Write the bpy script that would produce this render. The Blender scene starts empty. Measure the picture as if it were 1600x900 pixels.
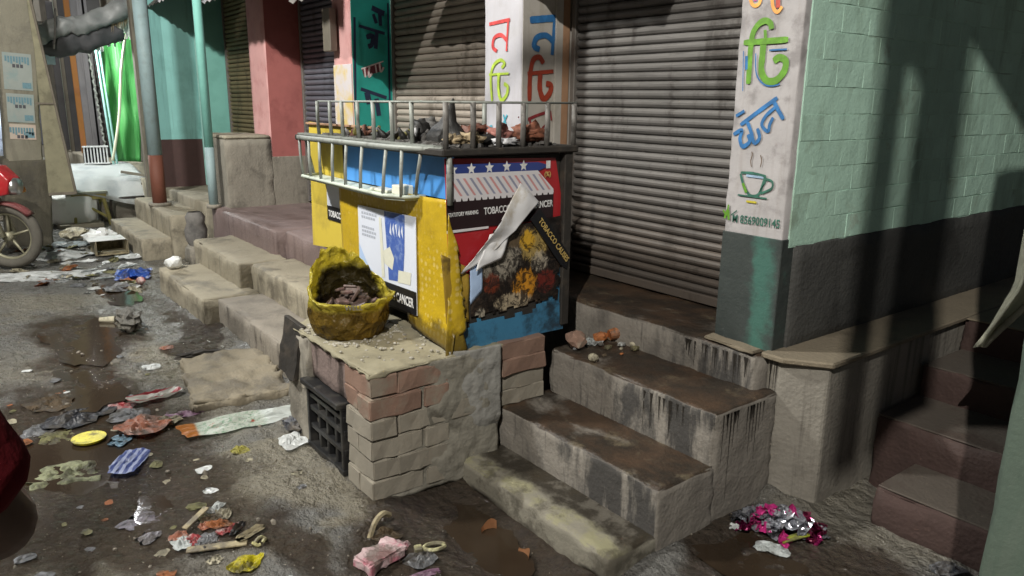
import bpy, bmesh, math, random
import numpy as np
from mathutils import Vector, Matrix, noise
random.seed(7)
scene = bpy.context.scene
COL = scene.collection
R = math.radians

# ------------------------------------------------------------------ camera, world, sun, exposure
CAM_H = 1.6
yaw, pitch, roll = R(-52.799), R(-13.885), R(0.6776)
fwd = Vector((math.cos(pitch) * math.sin(yaw), math.cos(pitch) * math.cos(yaw), math.sin(pitch)))
rgt = Vector((math.cos(yaw), -math.sin(yaw), 0)); upv = rgt.cross(fwd)
rgt, upv = rgt * math.cos(roll) + upv * math.sin(roll), upv * math.cos(roll) - rgt * math.sin(roll)
cd = bpy.data.cameras.new('camera'); cam = bpy.data.objects.new('camera', cd); COL.objects.link(cam)
cam.matrix_world = Matrix(((rgt.x, upv.x, -fwd.x, 0), (rgt.y, upv.y, -fwd.y, 0), (rgt.z, upv.z, -fwd.z, CAM_H), (0, 0, 0, 1)))
cd.sensor_width = 36; cd.lens = 1167.56 / 1600 * 36; cd.clip_start = .05; cd.clip_end = 500
scene.camera = cam

world = bpy.data.worlds.new('World'); scene.world = world; world.use_nodes = True
wn = world.node_tree
sky = wn.nodes.new('ShaderNodeTexSky'); sky.sky_type = 'NISHITA'; sky.sun_disc = False
sky.sun_elevation = R(24); sky.sun_rotation = R(150)
bg = wn.nodes['Background']; bg.inputs['Strength'].default_value = .0105
wn.links.new(sky.outputs[0], bg.inputs['Color'])
sd = bpy.data.lights.new('fill_sun', 'SUN'); sd.energy = .03; sd.angle = R(12); sd.color = (1, .95, .88)  # dim sun lamp added as soft fill
so = bpy.data.objects.new('fill_sun', sd); COL.objects.link(so); so.rotation_euler = (R(66), 0, R(30)); so.location = (0, 0, 12)
vs = scene.view_settings
vs.view_transform = 'Standard'; vs.look = 'None'; vs.exposure = 0; vs.gamma = 1; vs.use_curve_mapping = False
scene.render.engine = 'CYCLES'
scene.cycles.use_denoising = True; scene.cycles.max_bounces = 6; scene.cycles.sample_clamp_indirect = 4
scene.cycles.caustics_reflective = False; scene.cycles.caustics_refractive = False

# ------------------------------------------------------------------ helpers
WORLD = {}
def wloc(o): return WORLD.get(o.name, Vector((0, 0, 0))) if o else Vector((0, 0, 0))
def tag(o, label=None, cat=None, group=None, kind=None):
    if label: o['label'] = label
    if cat: o['category'] = cat
    if group: o['group'] = group
    if kind: o['kind'] = kind
    return o
def thing(name, label, cat, loc=(0, 0, 0), group=None):
    o = bpy.data.objects.new(name, None); COL.objects.link(o); o.empty_display_size = .1
    o.location = loc; WORLD[o.name] = Vector(loc)
    return tag(o, label, cat, group)
def to_mesh(name, bm, smooth=False):
    me = bpy.data.meshes.new(name); bm.normal_update(); bm.to_mesh(me); bm.free()
    if smooth: me.polygons.foreach_set('use_smooth', [True] * len(me.polygons))
    return me
def part(name, bm, m, parent=None, smooth=False, label=None, kind=None):
    """bm is in world coordinates"""
    off = wloc(parent)
    if off.length > 0: bmesh.ops.translate(bm, verts=bm.verts, vec=-off)
    me = to_mesh(name, bm, smooth); me.materials.append(m)
    o = bpy.data.objects.new(name, me); COL.objects.link(o)
    if parent: o.parent = parent
    WORLD[o.name] = off
    if label: o['label'] = label
    if kind: o['kind'] = kind
    return o
def single(name, bm, m, label, cat, loc, group=None, smooth=False, rot=None, ext=None):
    """one-mesh thing, bm local about its base"""
    me = to_mesh(name, bm, smooth)
    for mm in (m if isinstance(m, (list, tuple)) else [m]): me.materials.append(mm)
    o = bpy.data.objects.new(name, me); COL.objects.link(o); o.location = loc
    if rot: o.rotation_euler = rot
    WORLD[o.name] = Vector(loc)
    return tag(o, label, cat, group)
def piece(name, me, parent, loc, rot=None, scale=None):
    o = bpy.data.objects.new(name, me); COL.objects.link(o)
    o.location = Vector(loc) - wloc(parent)
    if rot: o.rotation_euler = rot
    if scale: o.scale = scale
    if parent: o.parent = parent
    WORLD[o.name] = Vector(loc)
    return o
def structure(name, bm, m, smooth=False):
    o = part(name, bm, m, None, smooth); o['kind'] = 'structure'; return o

def box(bm, x0, x1, y0, y1, z0, z1, bev=0, mat=None):
    g = bmesh.ops.create_cube(bm, size=1)['verts']
    for v in g: v.co = Vector(((x0 + x1) / 2 + v.co.x * (x1 - x0), (y0 + y1) / 2 + v.co.y * (y1 - y0), (z0 + z1) / 2 + v.co.z * (z1 - z0)))
    if bev:
        es = list({e for v in g for e in v.link_edges})
        r = bmesh.ops.bevel(bm, geom=es, offset=bev, segments=1, affect='EDGES', profile=.5)
        g = list({v for f in r['faces'] for v in f.verts} | {v for v in g if v.is_valid})
    if mat is not None: bmesh.ops.transform(bm, matrix=mat, verts=g)
    return g
def fbm(p, s, o=4): return noise.fractal(Vector(p) * s, 1.0, 2.0, o)
def rbox(bm, x0, x1, y0, y1, z0, z1, r=.015, res=.05, amp=.004, fs=9, seed=0):
    """rounded box on a grid, worn by noise"""
    def lin(a, b):
        n = max(1, int((b - a - 2 * r) / res)); n = min(n, 60)
        return [a] + [a + r * .5, a + r] + [a + r + (b - a - 2 * r) * i / n for i in range(1, n)] + [b - r, b - r * .5, b]
    X, Y, Z = lin(x0, x1), lin(y0, y1), lin(z0, z1)
    lo = Vector((x0 + r, y0 + r, z0 + r)); hi = Vector((x1 - r, y1 - r, z1 - r))
    cache = {}
    def vert(x, y, z):
        k = (round(x, 5), round(y, 5), round(z, 5))
        if k in cache: return cache[k]
        p = Vector((x, y, z)); q = Vector((min(max(x, lo.x), hi.x), min(max(y, lo.y), hi.y), min(max(z, lo.z), hi.z)))
        d = p - q
        if d.length > 1e-9: d.normalize()
        n = fbm(p + Vector((seed, seed * 2, 0)), fs, 4)
        edge = sum(1 for c in range(3) if abs((p - q)[c]) > 1e-6) > 1
        a = amp * (2.2 if edge else 1)
        p = q + d * (r + a * n - (abs(fbm(p + Vector((seed, 5, 1)), 4, 3)) * amp * 2 if edge else 0))
        cache[k] = bm.verts.new(p); return cache[k]
    def face(A, B, f, flip):
        for i in range(len(A) - 1):
            for j in range(len(B) - 1):
                vs_ = [f(A[i], B[j]), f(A[i + 1], B[j]), f(A[i + 1], B[j + 1]), f(A[i], B[j + 1])]
                if len(set(vs_)) < 4: continue
                try: bm.faces.new(vs_[::-1] if flip else vs_)
                except ValueError: pass
    face(X, Y, lambda a, b: vert(a, b, z1), False); face(X, Y, lambda a, b: vert(a, b, z0), True)
    face(X, Z, lambda a, b: vert(a, y0, b), False); face(X, Z, lambda a, b: vert(a, y1, b), True)
    face(Y, Z, lambda a, b: vert(x1, a, b), False); face(Y, Z, lambda a, b: vert(x0, a, b), True)
def tube(bm, pts, rad, n=8, cap=True):
    pts = [Vector(p) for p in pts]; rad = rad if isinstance(rad, (list, tuple)) else [rad] * len(pts)
    rings = []
    for i, p in enumerate(pts):
        t = (pts[min(i + 1, len(pts) - 1)] - pts[max(i - 1, 0)]).normalized()
        a = t.cross(Vector((0, 0, 1)) if abs(t.z) < .9 else Vector((1, 0, 0))).normalized(); b = t.cross(a)
        rings.append([bm.verts.new(p + (a * math.cos(2 * math.pi * k / n) + b * math.sin(2 * math.pi * k / n)) * rad[i]) for k in range(n)])
    for A, B in zip(rings, rings[1:]):
        for k in range(n): bm.faces.new((A[k], A[(k + 1) % n], B[(k + 1) % n], B[k]))
    if cap: bm.faces.new(rings[0][::-1]); bm.faces.new(rings[-1])
    bmesh.ops.recalc_face_normals(bm, faces=bm.faces)
def smooth_line(p, k=5):
    p = [Vector(q) for q in p]
    if len(p) < 3: return p
    out = []
    for i in range(len(p) - 1):
        a, b, c, d = p[max(i - 1, 0)], p[i], p[i + 1], p[min(i + 2, len(p) - 1)]
        for j in range(k):
            t = j / k
            out.append(.5 * ((2 * b) + (c - a) * t + (2 * a - 5 * b + 4 * c - d) * t * t + (3 * b - a - 3 * c + d) * t ** 3))
    return out + [p[-1]]
def ribbon(bm, pts2, w, plane, off, th=.0012, rag=.12):
    """hand-painted stroke: plane(u, v, d) -> world"""
    P = smooth_line([(u, v, 0) for u, v in pts2]); L, Rr = [], []
    n = len(P)
    for i, p in enumerate(P):
        t = P[min(i + 1, n - 1)] - P[max(i - 1, 0)]
        if t.length < 1e-9: t = Vector((1, 0, 0))
        t.normalize(); nn = Vector((-t.y, t.x, 0))
        k = w * .5 * (1 + rag * noise.noise(Vector((p.x * 40, p.y * 40, off * 900))))
        if i in (0, n - 1): k *= .75
        L.append(p + nn * k); Rr.append(p - nn * k)
    a = [bm.verts.new(plane(q.x, q.y, off)) for q in L]; b = [bm.verts.new(plane(q.x, q.y, off)) for q in Rr]
    for i in range(n - 1): bm.faces.new((a[i], b[i], b[i + 1], a[i + 1]))
def poly(bm, pts2, plane, off, th=.0):
    f = bm.faces.new([bm.verts.new(plane(u, v, off)) for u, v in pts2])
    if th:
        r = bmesh.ops.extrude_face_region(bm, geom=[f])
        d = Vector(plane(0, 0, off)) - Vector(plane(0, 0, off + th))
        bmesh.ops.translate(bm, verts=[e for e in r['geom'] if isinstance(e, bmesh.types.BMVert)], vec=d)
        bmesh.ops.recalc_face_normals(bm, faces=bm.faces)
def text(name, s, m, parent, loc, size, rot, width=None, shear=0, ext=.0006, bold=.0):
    cu = bpy.data.curves.new(name, 'FONT'); cu.body = s; cu.size = size; cu.extrude = ext; cu.shear = shear; cu.offset = bold
    cu.resolution_u = 3
    t = bpy.data.objects.new(name, cu); COL.objects.link(t)
    dg = bpy.context.evaluated_depsgraph_get(); me = bpy.data.meshes.new_from_object(t.evaluated_get(dg))
    bpy.data.objects.remove(t); bpy.data.curves.remove(cu)
    xs = [v.co.x for v in me.vertices]
    sc = (width / (max(xs) - min(xs))) if width else 1
    me.materials.clear(); me.materials.append(m)
    return piece(name, me, parent, loc, rot, (sc, 1, 1))
FRONT = (R(90), 0, 0)          # text on a face looking to -Y
SIDE = (R(90), 0, R(90))       # text on a face looking to +X
def pY(y0): return lambda u, v, d: (u, y0 - d, v)
def pX(x0): return lambda u, v, d: (x0 + d, u, v)

# ------------------------------------------------------------------ materials
class N:
    def __init__(s, name):
        s.m = bpy.data.materials.new(name); s.m.use_nodes = True; s.t = s.m.node_tree; s.b = s.t.nodes['Principled BSDF']
        s.geo = s.t.nodes.new('ShaderNodeNewGeometry'); s.pos = s.geo.outputs['Position']
    def new(s, k, **kw):
        n = s.t.nodes.new(k)
        for a, v in kw.items(): setattr(n, a, v)
        return n
    def put(s, sock, v):
        if hasattr(v, 'is_output') or isinstance(v, bpy.types.NodeSocket): s.t.links.new(v, sock)
        else: sock.default_value = v
    def scaled(s, sc, vec=None, rot=(0, 0, 0)):
        n = s.new('ShaderNodeMapping'); s.put(n.inputs['Vector'], vec or s.pos); n.inputs['Scale'].default_value = sc; n.inputs['Rotation'].default_value = rot
        return n.outputs[0]
    def noise(s, sc=5, det=6, rough=.6, vec=None, dist=0):
        n = s.new('ShaderNodeTexNoise'); s.put(n.inputs['Vector'], vec or s.pos)
        n.inputs['Scale'].default_value = sc; n.inputs['Detail'].default_value = det; n.inputs['Roughness'].default_value = rough; n.inputs['Distortion'].default_value = dist
        return n.outputs['Fac']
    def voro(s, sc=5, feat='F1', out='Distance', vec=None, rnd=1):
        n = s.new('ShaderNodeTexVoronoi', feature=feat); s.put(n.inputs['Vector'], vec or s.pos); n.inputs['Scale'].default_value = sc; n.inputs['Randomness'].default_value = rnd
        return n.outputs[out]
    def ramp(s, f, a, b, c0=(0, 0, 0, 1), c1=(1, 1, 1, 1)):
        n = s.new('ShaderNodeMapRange'); n.inputs['From Min'].default_value = a; n.inputs['From Max'].default_value = b; s.put(n.inputs['Value'], f); n.interpolation_type = 'SMOOTHSTEP'
        return n.outputs[0]
    def mix(s, f, a, b, mode='MIX'):
        n = s.new('ShaderNodeMix', data_type='RGBA', blend_type=mode); s.put(n.inputs[0], f)
        s.put(n.inputs[6], a if not isinstance(a, tuple) else (*a[:3], 1)); s.put(n.inputs[7], b if not isinstance(b, tuple) else (*b[:3], 1))
        return n.outputs[2]
    def math(s, op, a, b=0.):
        n = s.new('ShaderNodeMath', operation=op); s.put(n.inputs[0], a); s.put(n.inputs[1], b); return n.outputs[0]
    def sep(s, ax, vec=None):
        n = s.new('ShaderNodeSeparateXYZ'); s.put(n.inputs[0], vec or s.pos); return n.outputs[ax]
    def bump(s, h, st=.3, d=.01):
        n = s.new('ShaderNodeBump'); n.inputs['Strength'].default_value = st; n.inputs['Distance'].default_value = d; s.put(n.inputs['Height'], h); s.t.links.new(n.outputs[0], s.b.inputs['Normal'])
    def done(s, col, rough=.8, **kw):
        s.put(s.b.inputs['Base Color'], col if not isinstance(col, tuple) else (*col[:3], 1)); s.put(s.b.inputs['Roughness'], rough)
        for k, v in kw.items(): s.put(s.b.inputs[k.replace('_', ' ')], v)
        return s.m
def srgb(r, g, b):
    f = lambda c: (c / 255) / 12.92 if c <= 10 else (((c / 255) + .055) / 1.055) ** 2.4
    return (f(r), f(g), f(b))
def mul(c, k): return tuple(min(1, x * k) for x in c)
def plain(name, c, rough=.6, var=.25, sc=14, metal=0, bumps=.15, bsc=60, dirt=None, dsc=5, damt=.6, streak=None, rnd=0., **kw):
    n = N(name)
    col = n.mix(n.noise(sc, 5), mul(c, 1 - var), mul(c, 1 + var))
    if rnd:
        oi = n.new('ShaderNodeObjectInfo'); col = n.mix(n.math('MULTIPLY', oi.outputs['Random'], rnd), col, mul(c, .45))
    if dirt: col = n.mix(n.math('MULTIPLY', n.ramp(n.noise(dsc, 8, .65), .48, .68), damt), col, dirt)
    if streak: col = n.mix(n.math('MULTIPLY', n.ramp(n.noise(1, 5, .6, n.scaled((26, 26, 2.2))), .52, .7), streak[1]), col, streak[0])
    n.bump(n.noise(bsc, 6), bumps, .004)
    return n.done(col, rough, Metallic=metal, **kw)
def concrete(name, c, dark, rough=.85, zlo=None, streakamt=.5, damt=.75, thr=(.5, .66), green=None, bstr=.5, drip=(12, 12, 1.6)):
    n = N(name)
    col = n.mix(n.noise(6, 8, .65), mul(c, .72), mul(c, 1.22))
    col = n.mix(n.math('MULTIPLY', n.noise(90, 4), .35), col, mul(c, .55))
    nz = n.sep(2, n.geo.outputs['Normal'])
    vert = n.ramp(nz, .75, .3)
    st = n.math('MULTIPLY', n.math('MULTIPLY', n.ramp(n.noise(1, 6, .65, n.scaled(drip)), .5, .66), streakamt), vert)
    col = n.mix(st, col, mul(dark, .8))
    bl = n.math('MULTIPLY', n.ramp(n.noise(3.1, 9, .68, dist=.4), *thr), damt)
    col = n.mix(bl, col, dark)
    if green: col = n.mix(n.math('MULTIPLY', n.ramp(n.noise(4.3, 7, .6), .52, .64), green[1]), col, green[0])
    n.bump(n.math('ADD', n.noise(22, 9, .7), n.math('MULTIPLY', n.voro(55), .3)), bstr, .012)
    return n.done(col, n.mix(bl, (rough,) * 3, (max(.3, rough - .35),) * 3))

# materials ----------------------------------------------------------
M = {}
DK = (.022, .018, .013)
M['conc'] = concrete('concrete', (.29, .265, .22), DK, streakamt=.22, damt=.45)
M['conc_pale'] = concrete('concrete_pale', (.36, .325, .25), (.07, .06, .04), streakamt=.22, damt=.35)
M['conc_wet'] = None
def step_mat():
    """cement steps: treads soaked brown, risers streaked, sides pale"""
    n = N('steps_cement'); g = n.geo.outputs['Normal']
    nz, nx = n.sep(2, g), n.sep(0, g)
    base = n.mix(n.noise(7, 8, .65), (.17, .155, .135), (.31, .285, .25))
    base = n.mix(n.math('MULTIPLY', n.noise(95, 3), .3), base, (.12, .1, .08))
    up = n.ramp(nz, .45, .7); side = n.ramp(nx, .4, .6)
    soak = n.ramp(n.noise(2.6, 8, .66, dist=.5), .25, .44)
    brown = n.mix(n.ramp(n.noise(5, 6, .7), .35, .7), (.016, .011, .007), (.062, .034, .018))
    brown = n.mix(n.math('MULTIPLY', n.ramp(n.noise(7, 8, .7), .54, .68), .7), brown, (.13, .105, .065))
    col = n.mix(n.math('MULTIPLY', soak, n.math('MULTIPLY', up, .94)), base, brown)
    st = n.ramp(n.noise(1, 6, .6, n.scaled((5, 5, 2.2))), .47, .60)
    st2 = n.ramp(n.noise(1, 6, .6, n.scaled((42, 42, 3))), .55, .68)
    xs = n.math('ADD', n.sep(0), n.math('MULTIPLY', n.math('SUBTRACT', n.noise(1, 7, .7, n.scaled((7, 7, 3))), .5), 1.3))
    st = n.math('MAXIMUM', n.math('MULTIPLY', st, .5), n.math('MULTIPLY', n.ramp(xs, -2.25, -1.95), n.ramp(n.noise(1, 7, .65, n.scaled((11, 11, 2))), .36, .52)))
    vert = n.math('SUBTRACT', 1.0, up); ris = n.math('MULTIPLY', vert, n.math('SUBTRACT', 1.0, n.math('MULTIPLY', side, .85)))
    col = n.mix(n.math('MULTIPLY', n.math('MAXIMUM', st, n.math('MULTIPLY', st2, .6)), n.math('MULTIPLY', ris, .88)), col, (.026, .025, .025))
    n.bump(n.math('ADD', n.noise(24, 9, .7), n.math('MULTIPLY', n.voro(60), .25)), .55, .012)
    ro = n.mix(n.math('MULTIPLY', soak, up), (.85,) * 3, (.42,) * 3)
    return n.done(col, ro)
M['steps'] = step_mat()
def step_mossy():
    n = N('step_mossy'); g = n.geo.outputs['Normal']; up = n.ramp(n.sep(2, g), .45, .7)
    base = n.mix(n.noise(8, 8, .65), (.16, .15, .12), (.27, .25, .2))
    yy = n.math('ADD', n.sep(1), n.math('MULTIPLY', n.math('SUBTRACT', n.noise(7, 6, .7), .5), .16))
    lip = n.math('SUBTRACT', 1.0, n.ramp(yy, 1.74, 1.80))
    soak = n.math('MULTIPLY', up, n.math('SUBTRACT', 1.0, lip))
    col = n.mix(n.math('MULTIPLY', lip, n.math('MULTIPLY', up, n.ramp(n.noise(11, 7, .7), .40, .6))), base, (.235, .222, .135))
    dark = n.mix(n.ramp(n.noise(10, 7, .7), .45, .62), (.018, .014, .010), (.10, .09, .075))
    col = n.mix(n.math('MULTIPLY', soak, .92), col, dark)
    col = n.mix(n.math('MULTIPLY', n.ramp(n.noise(4, 8, .7), .5, .62), .7), col, (.035, .028, .018))
    n.bump(n.noise(26, 9, .7), .6, .012)
    return n.done(col, n.mix(soak, (.8,) * 3, (.35,) * 3))
M['mossy'] = step_mossy()
M['dirt_conc'] = concrete('concrete_steps_dusty', (.36, .32, .24), (.06, .05, .036), streakamt=.4, damt=.6, thr=(.48, .66))
M['riser_stain'] = concrete('concrete_stained', (.27, .24, .20), (.04, .032, .024), streakamt=.85, damt=.35)
M['pink_floor'] = concrete('floor_pink', (.235, .175, .165), (.06, .035, .03), streakamt=.35, damt=.45, rough=.6)
M['red_stair'] = concrete('stair_redwash', (.062, .036, .031), (.05, .03, .025), streakamt=.4, damt=.4, bstr=.6)
M['tread'] = concrete('tread_screed', (.085, .07, .057), (.05, .03, .025), streakamt=.2, damt=.5)
M['cream'] = plain('cream_cement', (.24, .225, .15), .9, .3, 9, dirt=(.10, .09, .06), bumps=.6, bsc=40)
M['brick'] = plain('brick_bare', (.25, .155, .115), .9, .3, 11, dirt=(.235, .205, .16), dsc=6, damt=.9, bumps=.7, bsc=50, rnd=.35)
M['brick_dusty'] = plain('brick_dusty', (.265, .24, .195), .9, .25, 9, dirt=(.20, .17, .13), dsc=7, damt=.6, bumps=.7, bsc=50, rnd=.25)
M['mortar'] = plain('mortar', (.27, .245, .2), .95, .3, 20, dirt=(.05, .045, .035), bumps=.7, bsc=60)
M['dark'] = plain('dark_void', (.012, .011, .010), .95)
def painted_brick(name, c):
    n = N(name)
    col = n.mix(n.noise(5, 7, .6), mul(c, .75), mul(c, 1.15))
    col = n.mix(n.math('MULTIPLY', n.ramp(n.noise(3.3, 8, .7), .56, .72), .5), col, (.23, .24, .15))
    col = n.mix(n.math('MULTIPLY', n.ramp(n.noise(13, 5, .7), .68, .76), .7), col, (.06, .07, .05))
    oi = n.new('ShaderNodeObjectInfo'); col = n.mix(n.math('MULTIPLY', oi.outputs['Random'], .18), col, (.2, .30, .22))
    col = n.mix(n.math('MULTIPLY', n.ramp(n.noise(1, 7, .65, n.scaled((5, 5, 1.1))), .5, .68), .45), col, (.17, .24, .17)); col = n.mix(n.math('MULTIPLY', n.ramp(n.noise(2.2, 9, .75), .60, .66), .55), col, (.36, .42, .34))
    n.bump(n.noise(35, 8, .7), .5, .008)
    return n.done(col, .75)
M['mint'] = painted_brick('mint_paint_brick', (.50, .74, .615))
M['mint_mortar'] = plain('mint_paint_mortar', (.45, .67, .555), .85, .2, 12, dirt=(.2, .25, .18), bumps=.6)
M['black_base'] = concrete('black_paint', (.07, .07, .066), (.015, .014, .013), streakamt=.2, damt=.4, bstr=.6, rough=.75)
M['plinth'] = concrete('plinth_cement', (.27, .25, .215), (.055, .045, .035), streakamt=.6, damt=.25, drip=(11, 11, .7))
M['ledge'] = concrete('ledge_cement', (.21, .175, .125), (.06, .05, .035), streakamt=.3, damt=.4)
M['white_wash'] = plain('pillar_whitewash', (.39, .372, .375), .85, .2, 7, dirt=(.21, .195, .195), dsc=9, damt=.75, bumps=.7, bsc=28, streak=((.28, .25, .23), .35))
M['white_clean'] = plain('pillar_white_paint', (.52, .51, .55), .7, .12, 6, dirt=(.42, .41, .42), dsc=5, damt=.6, bumps=.3, bsc=30, streak=((.4, .38, .36), .3))
M['white_side'] = plain('pillar_offwhite_paint', (.42, .395, .36), .75, .15, 6, dirt=(.30, .28, .23), dsc=5, damt=.7, bumps=.3, bsc=30, streak=((.3, .27, .22), .4))
def pillar_base():
    n = N('pillar_base_dark_teal')
    x = n.math('ADD', n.sep(0), n.math('MULTIPLY', n.math('SUBTRACT', n.noise(14, 6), .5), .12))
    patch = n.math('MULTIPLY', n.ramp(x, -1.83, -1.78), n.math('SUBTRACT', 1.0, n.ramp(x, -1.74, -1.68)))
    patch = n.math('MULTIPLY', patch, n.ramp(n.noise(6, 6), .3, .55))
    col = n.mix(n.noise(9, 6), (.018, .025, .024), (.05, .06, .056)); col = n.mix(patch, col, (.045, .125, .10))
    n.bump(n.noise(30, 8), .5, .008); return n.done(col, .7)
M['pillar_base'] = pillar_base()
def slat(name, c, c2, rough=.5):
    n = N(name); z = n.sep(2)
    col = n.mix(n.noise(3, 6, .6), mul(c, .7), mul(c, 1.25))
    low = n.ramp(n.math('ADD', z, n.math('MULTIPLY', n.noise(3, 5), -.5)), 1.15, .55)
    col = n.mix(n.math('MULTIPLY', low, .8), col, c2)
    col = n.mix(n.math('MULTIPLY', n.ramp(n.noise(1, 7, .65, n.scaled((7, 7, 1.5))), .52, .66), .65), col, mul(c2, .35))
    col = n.mix(n.math('MULTIPLY', n.ramp(n.noise(1, 5, .6, n.scaled((4, 4, 70))), .5, .68), .5), col, mul(c, .35))
    oi = n.new('ShaderNodeObjectInfo'); col = n.mix(n.math('MULTIPLY', oi.outputs['Random'], .4), col, mul(c, .45))
    n.bump(n.noise(50, 6), .2, .004)
    return n.done(col, rough, Metallic=.1)
M['slat'] = slat('shutter_grey_steel', (.185, .176, .168), (.095, .072, .055))
M['slat_brown'] = slat('shutter_brown_grey', (.42, .37, .32), (.30, .24, .19), .6)
M['slat_blue'] = slat('shutter_blue_grey', (.16, .165, .20), (.12, .12, .14), .6)
M['slat_ochre'] = slat('shutter_ochre', (.21, .165, .085), (.15, .11, .06), .7)
M['pink'] = plain('pillar_pink_paint', (.62, .34, .33), .8, .15, 7, dirt=(.45, .17, .16), dsc=5, damt=.5, bumps=.3)
M['pink_dark'] = plain('pillar_brick_red_paint', (.36, .115, .105), .8, .2, 6, dirt=(.24, .07, .065), dsc=4, damt=.6, bumps=.3)
M['teal'] = plain('wall_teal_paint', (.28, .60, .57), .75, .15, 4, dirt=(.2, .45, .42), dsc=3, damt=.5, bumps=.3, streak=((.13, .3, .28), .3))
M['teal_shaded'] = plain('wall_teal_shaded', (.2, .48, .42), .75, .15, 4, dirt=(.14, .36, .31), dsc=3, damt=.5, bumps=.3)  # the teal wall paint again, with inner shade put into the colour
M['maroon'] = plain('wall_maroon_paint', (.085, .048, .045), .75, .3, 5, bumps=.3)
M['sign_teal'] = plain('sign_teal_paint', (.02, .34, .29), .55, .12, 5, dirt=(.015, .2, .17), dsc=5, damt=.4, bumps=.1)
M['pale_teal'] = plain('pale_teal_paint', (.27, .50, .46), .6, .2, 8, dirt=(.2, .3, .28))
M['blue_post'] = plain('post_pale_blue_paint', (.27, .37, .385), .6, .15, 8, dirt=(.2, .25, .24), dsc=12, damt=.5, bumps=.2)
M['red_post'] = plain('post_red_oxide_paint', (.17, .06, .038), .7, .2, 8, bumps=.2)
M['wood_tan'] = plain('wood_tan', (.33, .19, .11), .8, .3, 9, dirt=(.1, .06, .04))
M['wood_grey'] = plain('wood_weathered', (.16, .14, .11), .9, .35, 9, streak=((.05, .04, .03), .6))
M['tin'] = plain('awning_tin', (.18, .165, .15), .6, .3, 5, dirt=(.1, .06, .04), metal=.3)
PAINT = {}
for k, c in dict(orange=(.78, .33, .08), magenta=(.5, .06, .3), red=(.42, .06, .04), green=(.10, .25, .02), blue=(.025, .13, .32), darkgreen=(.03, .11, .08), paleblue=(.25, .35, .47),
                 brown=(.12, .08, .05), yellow=(.45, .38, .03), red2=(.55, .06, .06), lime=(.40, .55, .06), cyan=(.06, .38, .5), redbrown=(.27, .035, .015), darkred=(.20, .02, .025),
                 navy=(.012, .02, .055), maroon=(.12, .02, .03), pinkwhite=(.6, .5, .5)).items():
    PAINT[k] = plain('paint_' + k, c, .6, .35, 30, dirt=mul(c, 1.7), dsc=16, damt=.7, bumps=.1)

# ------------------------------------------------------------------ street ground
def ground_h(x, y):
    p = Vector((x, y, 0))
    h = .022 * noise.fractal(p * .9, 1, 2, 4) + .010 * noise.fractal(p * 4.3 + Vector((3, 1, 0)), 1, 2, 4) + .0085 * noise.fractal(p * 13, .9, 2, 4)
    d = ((x + 3.75) / .62) ** 2 + ((y - .28) / .42) ** 2               # puddle hollow
    h -= .05 * math.exp(-d * 1.2)
    d = ((x + 2.35) / .45) ** 2 + ((y - 1.35) / .38) ** 2               # lower wet corner by the first step
    h -= .02 * math.exp(-d)
    d = ((x + 3.0) / .4) ** 2 + ((y - .95) / .25) ** 2                 # caked mud bank before the brick stand
    h += .022 * math.exp(-d)
    for x0, x1, yy, s in ((-3.45, -2.54, 1.235, -1), (-6.85, -5.5, 1.37, -1), (-5.5, -3.5, 1.48, -1), (-1.62, -1.45, 2.6, -1)):
        if x0 - .1 < x < x1 + .1 and abs(y - yy) < .3: h += .026 * math.exp(-((y - yy) / .07) ** 2) * (.55 + 1.1 * noise.noise(p * 6))
    for y0, y1, xx in ((1.24, 1.9, -2.54), (1.67, 2.6, -1.6), (2.7, 3.4, -1.45)):
        if y0 - .1 < y < y1 + .1 and abs(x - xx) < .3: h += .022 * math.exp(-((x - xx) / .07) ** 2) * (.55 + 1.1 * noise.noise(p * 6))
    h -= .075 * math.exp(-((x + 1.95) / .48) ** 2 - ((y - 1.52) / .20) ** 2)
    return h - .012
def coords(a, b, fine0, fine1, s):
    v = list(np.arange(fine0, fine1, s)); step = s; x = fine0
    lo = []
    while x > a: step *= 1.28; x -= step; lo.append(x)
    step = s; x = fine1; hi = [fine1]
    while x < b: step *= 1.28; x += step; hi.append(x)
    return lo[::-1] + v + hi
gx = coords(-140, 120, -6.4, -.4, .019); gy = coords(-120, 140, -.35, 3.0, .019)
gv = [(x, y, ground_h(x, y) if -14 < x < 4 and -4 < y < 5 else -.012) for y in gy for x in gx]
nx_ = len(gx); gf = [(j * nx_ + i, j * nx_ + i + 1, (j + 1) * nx_ + i + 1, (j + 1) * nx_ + i) for j in range(len(gy) - 1) for i in range(nx_ - 1)]
gm = bpy.data.meshes.new('street_ground'); gm.from_pydata(gv, [], gf); gm.polygons.foreach_set('use_smooth', [True] * len(gm.polygons))
def blobs(L):
    def f(x, y):
        w = 0
        wx = .22 * noise.noise(Vector((x * 1.7, y * 1.7, 1))) + .10 * noise.noise(Vector((x * 5, y * 5, 2))); wy = .22 * noise.noise(Vector((x * 1.7, y * 1.7, 7))) + .10 * noise.noise(Vector((x * 5, y * 5, 9)))
        for cx, cy, rx, ry, k in L: w = max(w, k * math.exp(-(((x + wx - cx) / rx) ** 2 + ((y + wy - cy) / ry) ** 2) ** 1.4))
        return w
    return f
wetf = blobs([(-3.78, .27, .85, .55, 1), (-2.15, 1.45, .55, .42, 1), (-1.35, 2.25, .6, .3, .9), (-3.15, .62, .5, .32, .8), (-2.6, .85, .5, .1, .5), (-1.75, 1.2, .5, .35, .7), (-5.7, .62, .7, .3, .75), (-6.9, 1.05, .6, .12, .7), (-5.2, 1.25, .8, .1, .7), (-4.6, .55, .7, .2, .5), (-2.95, .50, .3, .2, .9)])
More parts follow.
